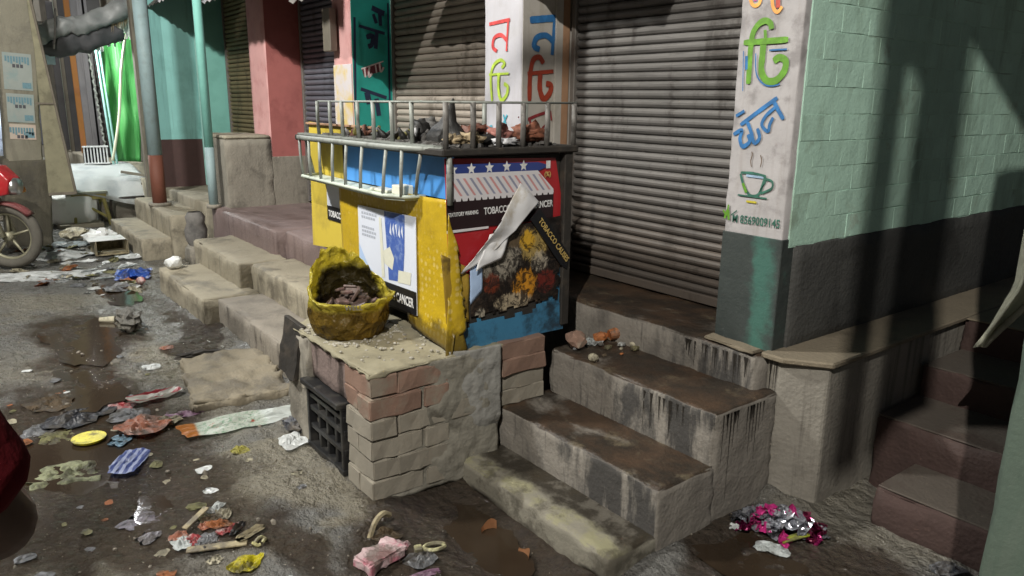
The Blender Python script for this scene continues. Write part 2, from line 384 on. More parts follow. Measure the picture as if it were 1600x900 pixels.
tanf = blobs([(-3.0, 1.02, .42, .26, 1), (-2.62, 1.12, .2, .15, 1), (-4.75, 1.12, .55, .25, .8), (-2.95, .2, .6, .25, .5), (-6.4, .35, .8, .25, .4), (-4.1, .05, .5, .1, .6), (-2.4, .85, .4, .2, .4)])
for nm, f in (('wet', wetf), ('tan', tanf)):
    at = gm.attributes.new(nm, 'FLOAT', 'POINT'); at.data.foreach_set('value', [f(x, y) if -8 < x < 0 and -.6 < y < 3 else 0. for x, y, z in gv])
def ground_mat():
    n = N('wet_mud'); z = n.sep(2)
    def attr(k):
        a = n.new('ShaderNodeAttribute'); a.attribute_name = k; return a.outputs['Fac']
    big = n.noise(1.25, 9, .66, dist=.5); mid = n.noise(5, 9, .68, dist=.3); fine = n.noise(38, 8, .7)
    grey = n.mix(n.noise(2.2, 7, .65), (.088, .087, .083), (.20, .195, .182))
    tan = n.mix(mid, (.15, .135, .105), (.29, .26, .195))
    col = n.mix(n.math('MULTIPLY', n.ramp(n.noise(.9, 6, .6), .45, .62), .6), grey, tan)
    col = n.mix(n.math('MULTIPLY', n.ramp(n.math('ADD', attr('tan'), n.math('MULTIPLY', n.math('SUBTRACT', mid, .5), .9)), .3, .6), .9), col, tan)
    col = n.mix(n.math('MULTIPLY', n.ramp(mid, .52, .66), .55), col, (.05, .045, .038))
    col = n.mix(n.math('MULTIPLY', n.ramp(fine, .45, .72), .2), col, (.05, .044, .034))
    low = n.math('ADD', n.math('MULTIPLY', z, -9), n.math('ADD', n.math('MULTIPLY', mid, .55), attr('wet')))
    wet = n.ramp(low, .42, .80)
    col = n.mix(n.math('MULTIPLY', wet, .92), col, n.mix(mid, (.018, .012, .008), (.055, .04, .027)))
    col = n.mix(n.math('MULTIPLY', n.ramp(n.noise(150, 2), .70, .78), .2), col, (.34, .31, .26))
    n.bump(n.math('ADD', n.math('MULTIPLY', fine, .35), n.math('ADD', n.math('MULTIPLY', n.noise(110, 5), .06), n.math('MULTIPLY', n.noise(20, 6, .6), 1.9))), 1.0, .034)
    sheen = n.ramp(n.noise(7, 7, .7), .38, .62)
    ro = n.mix(wet, n.mix(sheen, (.46,) * 3, (.20,) * 3), (.10,) * 3)
    return n.done(col, ro)
M['ground'] = ground_mat(); gm.materials.append(M['ground'])
go = bpy.data.objects.new('street_ground', gm); COL.objects.link(go); go['kind'] = 'structure'
def blob_sheet(cx, cy, rx, ry, z, seed, n=60):
    bm = bmesh.new(); c = bm.verts.new((cx, cy, z)); ring = []
    for i in range(n):
        a = 2 * math.pi * i / n; k = 1 + .34 * noise.noise(Vector((math.cos(a) * 1.7, math.sin(a) * 1.7, seed))) + .13 * noise.noise(Vector((math.cos(a) * 5, math.sin(a) * 5, seed + 4)))
        ring.append(bm.verts.new((cx + rx * k * math.cos(a), cy + ry * k * math.sin(a), z)))
    for i in range(n): bm.faces.new((c, ring[i], ring[(i + 1) % n]))
    return bm
def water_mat():
    n = N('puddle_water'); n.bump(n.noise(16, 5, .65), .07, .01)
    return n.done(n.mix(n.noise(4, 5), (.016, .010, .006), (.04, .028, .018)), .07, IOR=1.33)
M['water'] = water_mat()
structure('puddle', blob_sheet(-3.78, .26, .62, .36, -.040, 2), M['water'])
for x, y, rx, ry, dz, sd in ((-5.75, .6, .6, .24, -.003, 9), (-3.0, .50, .17, .07, -.001, 12), (-2.2, 1.42, .34, .2, .004, 15), (-7.0, 1.05, .6, .16, .001, 18), (-4.75, .5, .45, .2, .001, 21), (-1.4, 2.2, .34, .2, .002, 24)):
    structure('puddle', blob_sheet(x, y, rx, ry, ground_h(x, y) + dz, sd), M['water'])

# ------------------------------------------------------------------ floors and platforms (setting)
def rb(*a, **k):
    bm = bmesh.new(); rbox(bm, *a, **k); return bm
structure('corner_shop_floor', rb(-3.6, -1.685, 2.53, 3.3, -.05, .62, r=.02, res=.06, amp=.006), M['steps'], True)
structure('middle_floor', rb(-5.88, -3.605, 2.14, 3.3, -.05, .58, r=.02, res=.08, amp=.006), M['pink_floor'], True)
structure('pink_floor', rb(-7.62, -5.885, 2.06, 3.3, -.05, .582, r=.02, res=.08, amp=.006), M['pink_floor'], True)
structure('teal_shop_floor', rb(-11.2, -8.1, 2.13, 3.3, -.05, .56, r=.02, res=.1, amp=.006), M['conc_pale'], True)
bm = bmesh.new()                                                      # corner plinth with its raking corner
def prism(bm, pts, z0, z1):
    b = [bm.verts.new((x, y, z0)) for x, y in pts]; t = [bm.verts.new((x, y, z1)) for x, y in pts]; k = len(pts)
    bm.faces.new(b[::-1]); bm.faces.new(t)
    for i in range(k): bm.faces.new((b[i], b[(i + 1) % k], t[(i + 1) % k], t[i]))
    bmesh.ops.recalc_face_normals(bm, faces=bm.faces)
prism(bm, [(-1.683, 2.60), (-1.62, 2.60), (-1.46, 2.69), (-1.46, 5.6), (-1.683, 5.6)], -.05, .60)
es = [e for e in bm.edges]; bmesh.ops.bevel(bm, geom=es, offset=.012, segments=2, affect='EDGES', profile=.5)
structure('corner_plinth', bm, M['plinth'])
bm = bmesh.new(); prism(bm, [(-1.70, 2.57), (-1.60, 2.57), (-1.44, 2.68), (-1.445, 5.55), (-1.70, 5.55)], .60, .625)
bmesh.ops.bevel(bm, geom=list(bm.edges), offset=.006, segments=1, affect='EDGES')
structure('plinth_ledge', bm, M['ledge'])

# ------------------------------------------------------------------ stairs
def drips(name, par, pts, m, plane):
    bm = bmesh.new()
    for u, z0, z1, w in pts:
        k = 7
        P = [(u + .004 * noise.noise(Vector((u * 90, z0 + (z1 - z0) * i / k, 3))), z0 + (z1 - z0) * i / k) for i in range(k + 1)]
        a, b = [], []
        for i, (x, z) in enumerate(P):
            t = i / k; ww = w * rnd.uniform(.9, 1.1) * .55 * (1.5 * (1 - t) ** 3 + .6 - .25 * t) * (.5 if i == k else 1)
            a.append(bm.verts.new(plane(x - ww / 2, z, .0016))); b.append(bm.verts.new(plane(x + ww / 2, z, .0016)))
        for i in range(k): bm.faces.new((a[i], b[i], b[i + 1], a[i + 1]))
    return part(name, bm, m, par, kind='stuff')
rnd = random.Random(4)
M['drip'] = plain('drip_stain', (.02, .017, .014), .45, .3, 30)
st = thing('front_steps', 'three wet concrete steps up to the corner shop, treads stained brown', 'steps', (-2.1, 1.9, 0))
part('step', rb(-2.58, -1.62, 1.67, 1.93, -.06, .062, r=.014, res=.022, amp=.006, fs=12), M['mossy'], st, True, 'lowest step with mossy worn lip')
part('step', rb(-2.62, -1.617, 1.90, 2.23, -.06, .252, r=.013, res=.022, amp=.005, fs=12), M['steps'], st, True)
part('step', rb(-2.60, -1.62, 2.205, 2.60, -.06, .467, r=.013, res=.022, amp=.005, fs=12), M['steps'], st, True)
drips('drip_stain', st, [(2.235 + .30 * t, .455, .455 - L, w) for t, L, w in ((.05, .20, .008), (.13, .10, .01), (.2, .37, .009), (.27, .15, .013), (.34, .09, .012), (.55, .14, .008), (.62, .21, .011), (.68, .16, .012), (.75, .24, .010), (.82, .12, .01), (.12, .05, .02), (.3, .05, .03), (.65, .06, .03), (.9, .08, .012))], M['drip'], pX(-1.6185))
drips('drip_stain', st, [(-1.98 + .035 * i + rnd.uniform(-.01, .01), .45, .45 - rnd.uniform(.06, .18), rnd.uniform(.008, .02)) for i in range(7)], M['drip'], pY(2.2035))
def stair_thing(name, label, steps, base):
    t = thing(name, label, 'steps', base)
    for (x0, x1, y0, y1, z0, z1, m, lab) in steps:
        part('step', rb(x0, x1, y0, y1, z0, z1, r=.017, res=.045, amp=.008, fs=8, seed=x0), M[m], t, True, lab)
    return t
stair_thing('middle_steps', 'long worn steps with stepped-back ends beside the kiosk', [
    (-6.85, -5.52, 1.37, 1.80, -.06, .19, 'dirt_conc', None), (-5.515, -3.5, 1.48, 1.84, -.06, .185, 'riser_stain', 'lower step with dark streaked riser'),
    (-7.0, -5.72, 1.71, 2.10, -.06, .382, 'dirt_conc', None), (-5.715, -3.55, 1.80, 2.18, -.06, .378, 'dirt_conc', None)], (-5.2, 1.7, 0))
stair_thing('far_steps', 'two plain dusty steps in front of the teal wall', [
    (-9.95, -8.25, 1.52, 1.86, -.06, .205, 'dirt_conc', None), (-9.95, -8.17, 1.80, 2.16, -.06, .44, 'dirt_conc', None)], (-9, 1.8, 0))
t = thing('alley_stairs', 'dark red washed staircase climbing beside the corner plinth', 'stairs', (-.8, 3.2, 0))
for i, (x0, y0, y1, z1) in enumerate(((-1.26, 2.77, 3.11, .15), (-1.44, 3.08, 3.48, .31), (-1.44, 3.45, 3.86, .46), (-1.44, 3.83, 5.5, .615))):
    part('step', rb(x0, -.2, y0, y1, -.06, z1, r=.015, res=.05, amp=.008, fs=9, seed=i), M['red_stair'], t, True)
    bm = bmesh.new(); bb = box(bm, x0 + .004, -.204, y0 + .008, y1 - .004, z1 - .002, z1 + .007, .003)
    part('tread_screed', bm, M['ledge'] if i == 3 else M['tread'], t)
cs = rb(-4.78, -3.92, .95, 1.46, -.06, .03, r=.010, res=.025, amp=.018, fs=13, seed=3)
bmesh.ops.transform(cs, matrix=Matrix.Translation((-4.3, 1.2, 0)) @ Matrix.Rotation(R(-10), 4, 'Z') @ Matrix.Translation((4.3, -1.2, 0)), verts=cs.verts)
bmesh.ops.translate(cs, verts=cs.verts, vec=(4.3, -1.2, 0))
single('broken_slab', cs, concrete('slab_muddy', (.25, .215, .155), (.05, .042, .03), streakamt=.2, damt=.6, thr=(.47, .62)), 'broken muddy concrete slab lying before the streaked lower step', 'slab', (-4.3, 1.2, 0), smooth=True)
"""end part2"""

# ------------------------------------------------------------------ shops
def slat_mesh(L, pitch):
    bm = bmesh.new(); prof = [(-.002, 0), (.008, pitch * .12), (.016, pitch * .36), (.017, pitch * .60), (.009, pitch * .82), (-.004, pitch * .94)]
    a = [bm.verts.new((-L / 2, -d, z)) for d, z in prof]; b = [bm.verts.new((L / 2, -d, z)) for d, z in prof]
    c = [bm.verts.new((-L / 2, -d + .003, z)) for d, z in prof]; e = [bm.verts.new((L / 2, -d + .003, z)) for d, z in prof]
    for i in range(5): bm.faces.new((a[i], b[i], b[i + 1], a[i + 1])); bm.faces.new((c[i + 1], e[i + 1], e[i], c[i]))
    return to_mesh('slat', bm, False)
def shutter(par, x0, x1, y, z0, z1, m, pitch=.046, slant=0):
    bm = bmesh.new(); box(bm, x0, x1, y + .012, y + .05, z0, z1); s = part('shutter', bm, M['dark'], par)
    me = slat_mesh(x1 - x0 - .01, pitch); me.materials.append(m); z = z0 + .05; rn = random.Random(x0)
    while z < z1 - pitch:
        piece('slat', me, s, ((x0 + x1) / 2, y + .004 * rn.random(), z), (R(rn.uniform(-2, 2)), R(slant + rn.uniform(-.25, .25)), 0)); z += pitch
    bm = bmesh.new(); box(bm, x0 + .01, x1 - .01, y - .022, y + .008, z0 + .004, z0 + .05, .004); part('bottom_bar', bm, m, s)
    for xx in (x0 - .005, x1 - .03):
        bm = bmesh.new(); box(bm, xx, xx + .035, y - .03, y + .01, z0, z1, .003); part('guide_channel', bm, M['tin'], s)
    return s
def strokes(par, data, plane, name='painted_letter'):
    """each hand-painted letter stroke, proud of its wall by a film of paint"""
    for i, (c, w, pts) in enumerate(data):
        bm = bmesh.new(); ribbon(bm, pts, w, plane, .0035 + .0004 * (i % 6)); part(name, bm, PAINT[c], par)
def pillar(par, x0, x1, y1, z0, z1, m_front, m_side=None, label=None):
    p = part('pillar', rb(x0, x1, 2.62, y1, z0, z1, r=.006, res=.05, amp=.0022, fs=12), m_front, par, True, label)
    if m_side:
        bm = bmesh.new(); box(bm, x1 - .001, x1 + .003, 2.626, y1, z0, z1); part('side_paint', bm, m_side, p)
    return p
def awning(par, x0, x1, ze=2.29):
    bm = bmesh.new(); n = int((x1 - x0) / .04)
    for i in range(n + 1):
        x = x0 + (x1 - x0) * i / n; d = .012 * math.cos(i * math.pi / 2 * 1.0)
        for th in (0, .004): bm.verts.new((x, 2.66, ze + .49 + d + th)); bm.verts.new((x, 2.12, ze + d + th))
    bm.verts.ensure_lookup_table(); v = bm.verts
    for i in range(n):
        a = i * 4; b = a + 4
        bm.faces.new((v[a], v[b], v[b + 1], v[a + 1])); bm.faces.new((v[a + 2], v[a + 3], v[b + 3], v[b + 2])); bm.faces.new((v[a + 1], v[b + 1], v[b + 3], v[a + 3]))
    part('awning', bm, M['tin'], par, False)
def shell(par, x0, x1, y0=3.06, y1=6.0, z1=3.3):
    bm = bmesh.new(); box(bm, x0, x1, y0, y1, -.05, z1); part('wall', bm, M['conc'], par)
    bm = bmesh.new(); box(bm, x0, x1, 2.66, y0 - .002, 2.9, z1 - .002); part('lintel', bm, M['conc'], par)

# corner shop: mint brick side wall, two lettered pillars, grey shutter
A_ = thing('corner_shop', 'mint green corner shop with closed grey roller shutter and painted pillars', 'shop', (-2.6, 2.9, 0))
shell(A_, -3.385, -1.70)
p1 = pillar(A_, -1.965, -1.683, 3.06, .60, 2.9, M['white_wash'], label='whitewashed pillar with green letters and a painted tea cup')
bm = bmesh.new(); box(bm, -1.969, -1.679, 2.616, 2.70, .60, 1.085, .003); part('base_paint', bm, M['pillar_base'], p1)
P1 = [
    ('orange', 0.0141, [(-1.932, 2.037), (-1.919, 1.994), (-1.9, 1.98), (-1.88, 1.99), (-1.876, 2.032)]),
    ('magenta', 0.0168, [(-1.905, 2.035), (-1.901, 1.997)]),
    ('orange', 0.0138, [(-1.83, 2.027), (-1.819, 1.971), (-1.797, 1.948), (-1.779, 1.967)]),
    ('red', 0.0247, [(-1.802, 2.024), (-1.796, 1.964)]),
    ('green', 0.0236, [(-1.9, 1.686), (-1.902, 1.762), (-1.903, 1.816), (-1.899, 1.875), (-1.876, 1.91), (-1.845, 1.921), (-1.821, 1.907), (-1.816, 1.888)]),
    ('green', 0.0224, [(-1.938, 1.845), (-1.837, 1.845), (-1.738, 1.846)]),
    ('green', 0.0193, [(-1.845, 1.887), (-1.838, 1.845)]),
    ('green', 0.0275, [(-1.846, 1.845), (-1.847, 1.787), (-1.845, 1.734), (-1.818, 1.698), (-1.776, 1.698), (-1.744, 1.731), (-1.742, 1.768), (-1.77, 1.782), (-1.794, 1.769)]),
    ('blue', 0.0056, [(-1.936, 1.813), (-1.924, 1.659)]),
    ('blue', 0.0082, [(-1.817, 1.811), (-1.74, 1.811)]),
    ('blue', 0.0055, [(-1.877, 1.802), (-1.866, 1.724), (-1.829, 1.684), (-1.787, 1.677), (-1.756, 1.684)]),
    ('blue', 0.0167, [(-1.919, 1.793), (-1.915, 1.741)]),
    ('blue', 0.0167, [(-1.922, 1.525), (-1.846, 1.577), (-1.763, 1.633)]),
    ('blue', 0.0163, [(-1.78, 1.623), (-1.755, 1.588), (-1.727, 1.552)]),
    ('blue', 0.0135, [(-1.767, 1.597), (-1.806, 1.564), (-1.821, 1.528), (-1.791, 1.504), (-1.785, 1.532), (-1.773, 1.558)]),
    ('blue', 0.0152, [(-1.889, 1.537), (-1.866, 1.496), (-1.848, 1.456), (-1.826, 1.478), (-1.84, 1.514)]),
    ('blue', 0.0168, [(-1.951, 1.486), (-1.912, 1.505), (-1.918, 1.47), (-1.901, 1.44), (-1.87, 1.462), (-1.881, 1.489)]),
    ('blue', 0.0168, [(-1.946, 1.56), (-1.907, 1.581)]),
    ('darkgreen', 0.0111, [(-1.902, 1.33), (-1.881, 1.283), (-1.848, 1.247), (-1.808, 1.255), (-1.79, 1.305), (-1.784, 1.329)]),
    ('paleblue', 0.0138, [(-1.873, 1.325), (-1.792, 1.323)]),
    ('darkgreen', 0.0097, [(-1.901, 1.335), (-1.845, 1.337), (-1.78, 1.329)]),
    ('darkgreen', 0.0095, [(-1.783, 1.319), (-1.751, 1.311), (-1.75, 1.284), (-1.797, 1.259)]),
    ('darkgreen', 0.0084, [(-1.906, 1.243), (-1.767, 1.242)]),
    ('green', 0.0167, [(-1.886, 1.293), (-1.865, 1.256)]),
    ('darkgreen', 0.0054, [(-1.775, 1.316), (-1.805, 1.265)]),
    ('brown', 0.0041, [(-1.852, 1.361), (-1.858, 1.385), (-1.853, 1.409), (-1.857, 1.422)]),
    ('brown', 0.0041, [(-1.81, 1.364), (-1.807, 1.391), (-1.814, 1.411)]),
    ('yellow', 0.0111, [(-1.862, 1.221), (-1.813, 1.221)]),
    ('green', 0.0113, [(-1.962, 1.138), (-1.948, 1.176), (-1.941, 1.133)]),
    ('green', 0.0085, [(-1.972, 1.173), (-1.953, 1.154), (-1.947, 1.198)]),
    ('darkgreen', 0.0056, [(-1.932, 1.156), (-1.904, 1.178)]),
]
P2F = [
    ('red2', 0.0253, [(-3.692, 2.039), (-3.496, 2.049)]),
    ('red2', 0.0207, [(-3.51, 2.047), (-3.524, 1.883)]),
    ('red2', 0.0226, [(-3.518, 1.938), (-3.575, 1.973), (-3.641, 1.961), (-3.655, 1.913), (-3.615, 1.888)]),
    ('lime', 0.0193, [(-3.659, 1.611), (-3.674, 1.738), (-3.648, 1.809), (-3.581, 1.838), (-3.539, 1.818), (-3.568, 1.795)]),
    ('lime', 0.0175, [(-3.69, 1.76), (-3.499, 1.763)]),
    ('lime', 0.0229, [(-3.594, 1.763), (-3.596, 1.68), (-3.57, 1.618), (-3.52, 1.642), (-3.507, 1.689), (-3.543, 1.708)]),
    ('cyan', 0.0194, [(-3.707, 1.458), (-3.658, 1.469)]),
    ('cyan', 0.0116, [(-3.67, 1.417), (-3.61, 1.464)]),
    ('cyan', 0.0132, [(-3.547, 1.536), (-3.517, 1.471)]),
    ('cyan', 0.0131, [(-3.511, 1.536), (-3.568, 1.458)]),
]
P2S = [
    ('blue', 0.0371, [(2.669, 2.042), (2.758, 2.054), (2.859, 2.067)]),
    ('blue', 0.0305, [(2.845, 2.06), (2.832, 1.867)]),
    ('blue', 0.0323, [(2.838, 1.938), (2.785, 1.969), (2.719, 1.954), (2.701, 1.908), (2.741, 1.892)]),
    ('redbrown', 0.0296, [(2.674, 1.613), (2.675, 1.744), (2.694, 1.831), (2.739, 1.851), (2.77, 1.819)]),
    ('redbrown', 0.0295, [(2.657, 1.76), (2.844, 1.779)]),
    ('redbrown', 0.0337, [(2.748, 1.765), (2.746, 1.681), (2.775, 1.626), (2.819, 1.659), (2.826, 1.702), (2.79, 1.71)]),
    ('darkred', 0.0166, [(2.65, 1.508), (2.735, 1.536), (2.831, 1.56)]),
    ('darkred', 0.0151, [(2.829, 1.56), (2.839, 1.507)]),
    ('darkred', 0.0148, [(2.676, 1.517), (2.69, 1.47), (2.698, 1.413)]),
    ('darkred', 0.0147, [(2.627, 1.522), (2.631, 1.473)]),
    ('darkred', 0.013, [(2.712, 1.451), (2.748, 1.425), (2.777, 1.472)]),
    ('darkred', 0.0131, [(2.774, 1.469), (2.819, 1.5)]),
    ('darkred', 0.011, [(2.596, 1.522), (2.603, 1.528)]),
]
P3 = [
    ('navy', 0.0533, [(2.8, 2.3), (2.906, 2.264)]),
    ('navy', 0.0428, [(2.866, 2.276), (2.871, 2.173)]),
    ('navy', 0.0373, [(2.811, 2.255), (2.836, 2.188)]),
    ('navy', 0.0317, [(2.685, 2.161), (2.905, 2.117)]),
    ('navy', 0.0427, [(2.837, 2.125), (2.822, 2.0)]),
    ('navy', 0.0371, [(2.745, 2.081), (2.799, 2.091), (2.79, 2.03), (2.758, 2.013)]),
    ('maroon', 0.0843, [(2.706, 1.82), (2.872, 1.869)]),
    ('pinkwhite', 0.0132, [(2.694, 1.845), (2.887, 1.909)]),
    ('pinkwhite', 0.0185, [(2.72, 1.856), (2.728, 1.783)]),
    ('pinkwhite', 0.0159, [(2.764, 1.865), (2.755, 1.789), (2.786, 1.816)]),
    ('pinkwhite', 0.0159, [(2.815, 1.883), (2.824, 1.819)]),
    ('pinkwhite', 0.016, [(2.851, 1.896), (2.86, 1.83), (2.888, 1.864)]),
    ('navy', 0.0368, [(2.684, 1.695), (2.906, 1.631)]),
    ('navy', 0.0633, [(2.736, 1.67), (2.753, 1.581)]),
    ('navy', 0.0531, [(2.816, 1.624), (2.834, 1.491)]),
    ('navy', 0.0264, [(2.653, 2.221), (2.633, 1.539)]),
    ('navy', 0.0216, [(2.939, 2.345), (2.931, 1.466)]),
]
strokes(p1, P1, pY(2.619))
text('phone_number', 'M 8569009145', PAINT['darkgreen'], p1, (-1.925, 2.615, 1.128), .047, (R(90), R(-1), 0), width=.225, bold=.0006)
p2 = pillar(A_, -3.742, -3.39, 3.06, .60, 2.9, M['white_clean'], M['white_side'], 'white pillar lettered on two faces beside the kiosk')
strokes(p2, P2F, pY(2.619), 'painted_letter'); strokes(p2, P2S, pX(-3.386), 'painted_letter')
bm = bmesh.new(); box(bm, -3.387, -3.375, 2.905, 2.955, .62, 2.9, .002); part('door_jamb', bm, M['wood_tan'], A_)
bm = bmesh.new(); box(bm, -3.387, -3.372, 2.85, 2.902, .62, 2.9, .002); part('door_jamb', bm, M['white_side'], A_, label='whitewashed strip of the jamb')
shutter(A_, -3.36, -1.97, 2.985, .625, 2.88, M['slat'], .0455, .25)
awning(A_, -3.9, -2.05, 2.53)
# side wall
sw = part('side_wall', (lambda b: (box(b, -1.95, -1.6772, 3.061, 6.0, 1.05, 3.28), box(b, -1.95, -1.6768, 2.66, 3.0605, 1.05, 3.28), b)[-1])(bmesh.new()), M['mint_mortar'], A_)
bwm = rb(-.1017, .1017, -.006, .006, -.051, .051, r=.0022, res=.05, amp=.0012, fs=20)
bmesh.ops.rotate(bwm, verts=bwm.verts, cent=(0, 0, 0), matrix=Matrix.Rotation(R(90), 3, 'Z'))
bmes = []
for k in range(4):
    b2 = bwm.copy()
    for v in b2.verts: v.co += Vector((.002, .004, .003)) * noise.noise(v.co * 16 + Vector((k * 7, 0, 0)))
    me = to_mesh('brick', b2, False); me.materials.append(M['mint']); bmes.append(me)
rn = random.Random(2); row = 0; z = 1.105
while z < 2.45:
    y = 2.765 + (.1 if row % 2 else 0)
    while y < 5.1:
        piece('brick', rn.choice(bmes), sw, (-1.6815 + rn.uniform(-.0012, .0009), y + rn.uniform(-.001, .001), z), (rn.uniform(-.006, .006), 0, 0)); y += .205
    z += .1035; row += 1
part('base_wall', rb(-1.95, -1.670, 2.70, 6.0, .60, 1.055, r=.008, res=.06, amp=.004, fs=8), M['black_base'], A_, True, 'black painted lower band of the side wall')
bm = bmesh.new()                                                      # tin edge roof over the alley end of the wall
prism_pts = [(-1.75, 4.0), (-.3, 4.2), (-.3, 6.2), (-1.75, 6.2)]
b = [bm.verts.new((x, y, 2.72 + (y - 4) * .12)) for x, y in prism_pts]; bm.faces.new(b)
bmesh.ops.solidify(bm, geom=bm.faces[:], thickness=.02); part('roof', bm, M['tin'], A_)

# middle shop
B_ = thing('middle_shop', 'shop behind the kiosk with brown grey shutter and teal lettered pillar', 'shop', (-4.6, 2.9, 0))
shell(B_, -5.51, -3.395)
p3 = pillar(B_, -5.845, -5.52, 3.06, .57, 2.9, M['pink'], M['sign_teal'], 'pink topped pillar with teal lettered side')
bm = bmesh.new(); box(bm, -5.842, -5.524, 2.611, 2.63, .60, 1.88, .003)
part('white_paint', bm, plain('pillar_yellowed_white', (.62, .58, .60), .8, .15, 8, dirt=(.62, .46, .12), dsc=4, damt=.9, bumps=.2), p3)
strokes(p3, P3, pX(-5.516)); bm = bmesh.new(); box(bm, -5.517, -5.508, 2.96, 2.99, .9, 2.9, .002); part('edge_strip', bm, M['pale_teal'], p3)
shutter(B_, -5.50, -3.745, 2.985, .60, 2.88, M['slat_brown'], .05)
bm = bmesh.new(); box(bm, -5.86, -5.72, 2.54, 2.60, 1.98, 2.3, .006); part('meter_box', bm, plain('meter_box_grey', (.17, .15, .12), .6), B_)
awning(B_, -5.45, -4.25, 2.27)
# pink shop
C_ = thing('pink_shop', 'shop with pink and brick red pillar and blue grey shutter', 'shop', (-6.7, 2.9, 0))
shell(C_, -7.39, -5.85)
p4 = pillar(C_, -7.878, -7.40, 3.06, .57, 2.9, M['pink'], M['pink_dark'], 'pink pillar with a brick red side')
bm = bmesh.new(); box(bm, -7.83, -7.388, 2.617, 3.05, .57, 1.06, .004); part('bare_base', bm, M['conc'], p4)
shutter(C_, -7.38, -5.85, 2.985, .60, 2.88, M['slat_blue'], .05); awning(C_, -7.9, -5.55, 2.46)
# teal shop
D_ = thing('teal_shop', 'shop with teal wall above a maroon band and ochre shutter', 'shop', (-9.6, 2.7, 0))
shell(D_, -10.0, -7.88)
w = part('side_wall', rb(-10.15, -9.80, 2.04, 2.63, .55, 3.0, r=.01, res=.08, amp=.004, fs=6), M['teal'], D_, True)
bm = bmesh.new(); box(bm, -10.154, -9.794, 2.05, 2.634, .555, 1.13, .004); part('maroon_band', bm, M['maroon'], w)
bm = bmesh.new(); box(bm, -10.14, -9.85, 2.636, 3.06, .55, 3.0, .01); part('inner_wall', bm, M['teal_shaded'], D_)
bm = bmesh.new(); box(bm, -9.815, -9.775, 2.61, 2.645, .56, 3.0, .012); part('corner_bead', bm, M['pale_teal'], D_)
bm = bmesh.new(); box(bm, -10.17, -10.05, 1.99, 2.036, .3, 3.0, .01); part('edge_board', bm, M['wood_grey'], D_)
shutter(D_, -9.78, -7.885, 2.985, .58, 2.88, M['slat_ochre'], .05); awning(D_, -10.2, -7.95, 2.62)
# low wall between pink and teal shops
lw = thing('low_wall', 'bare cement parapet wall standing between the pink pillar and the blue post', 'wall', (-7.85, 2.5, .55))
part('wall_body', rb(-8.08, -7.386, 2.17, 2.616, .50, 1.235, r=.007, res=.06, amp=.006), M['conc'], lw, True)
part('coping', rb(-8.083, -7.384, 2.167, 2.613, 1.235, 1.27, r=.012, res=.06, amp=.004), M['conc_pale'], lw, True)
def post(x, y, z0, zc, z1, r, label, lower):
    t = thing('awning_post', label, 'post', (x, y, z0), 'painted awning posts before the shops')
    if zc > z0:
        bm = bmesh.new(); tube(bm, [(x, y, z0), (x, y, zc)], r * 1.015, 14); part('lower_shaft', bm, lower, t, True)
    zm = 1.16 if lower is None else z1
    bm = bmesh.new(); tube(bm, [(x, y, zc), (x, y, zm)], r, 14); part('shaft', bm, M['blue_post'], t, True)
    if zm < z1:
        bm = bmesh.new(); tube(bm, [(x, y, zm), (x, y, z1)], r * .97, 14); part('upper_shaft', bm, M['teal_shaded'], t, True)  # shaded teal offsets the near lamp and blends with the wall
    bm = bmesh.new(); tube(bm, [(x, y, z0 - .005), (x, y, z0 + .03)], r * 1.6, 10); part('collar', bm, M['conc'], t, True)
post(-7.52, 2.06, .585, .585, 3.0, .043, 'pale blue painted post before the low cement wall', None)
post(-9.06, 1.90, .445, 1.0, 3.0, .075, 'pale blue post with a red painted foot on the far steps', M['red_post'])
# cloth wrap round the foot of the nearer post
bm = bmesh.new(); prof = [(0, .075), (.06, .10), (.15, .105), (.22, .085), (.28, .10), (.33, .062)]
rings = []
for z, r in prof:
    rings.append([bm.verts.new((( r * (1 + .22 * noise.noise(Vector((math.cos(a) * 2, math.sin(a) * 2, z * 9))))) * math.cos(a), r * (1 + .22 * noise.noise(Vector((math.cos(a) * 2, math.sin(a) * 2, z * 9 + 5)))) * math.sin(a), z)) for a in [2 * math.pi * k / 20 for k in range(20)]])
for A, B in zip(rings, rings[1:]):
    for k in range(20): bm.faces.new((A[k], A[(k + 1) % 20], B[(k + 1) % 20], B[k]))
single('rag_bundle', bm, plain('rag_grey', (.17, .16, .15), .9, .4, 12, dirt=(.04, .04, .04), bumps=.5), 'grey rag bundle stuffed at the corner of the pink floor', 'rags', (-7.70, 1.92, .20), smooth=True)
bm = rb(-.13, .13, -.10, .10, 0, .2, r=.03, res=.05, amp=.01); single('stone_block', bm, M['conc'], 'cement lump under the rag bundle at the floor corner', 'block', (-7.70, 1.92, 0), smooth=True)
"""end part3"""
drips('drip_stain', A_, [(-1.66 + .016 * i + rnd.uniform(-.01, .01), .598, .598 - rnd.uniform(.05, .2), rnd.uniform(.006, .016)) for i in range(3)], M['drip'], pY(2.5985))
drips('drip_stain', A_, [(-2.05 + .028 * i + rnd.uniform(-.012, .012), .60, .60 - rnd.uniform(.05, .13), rnd.uniform(.006, .022)) for i in range(12)], M['drip'], pY(2.5275))

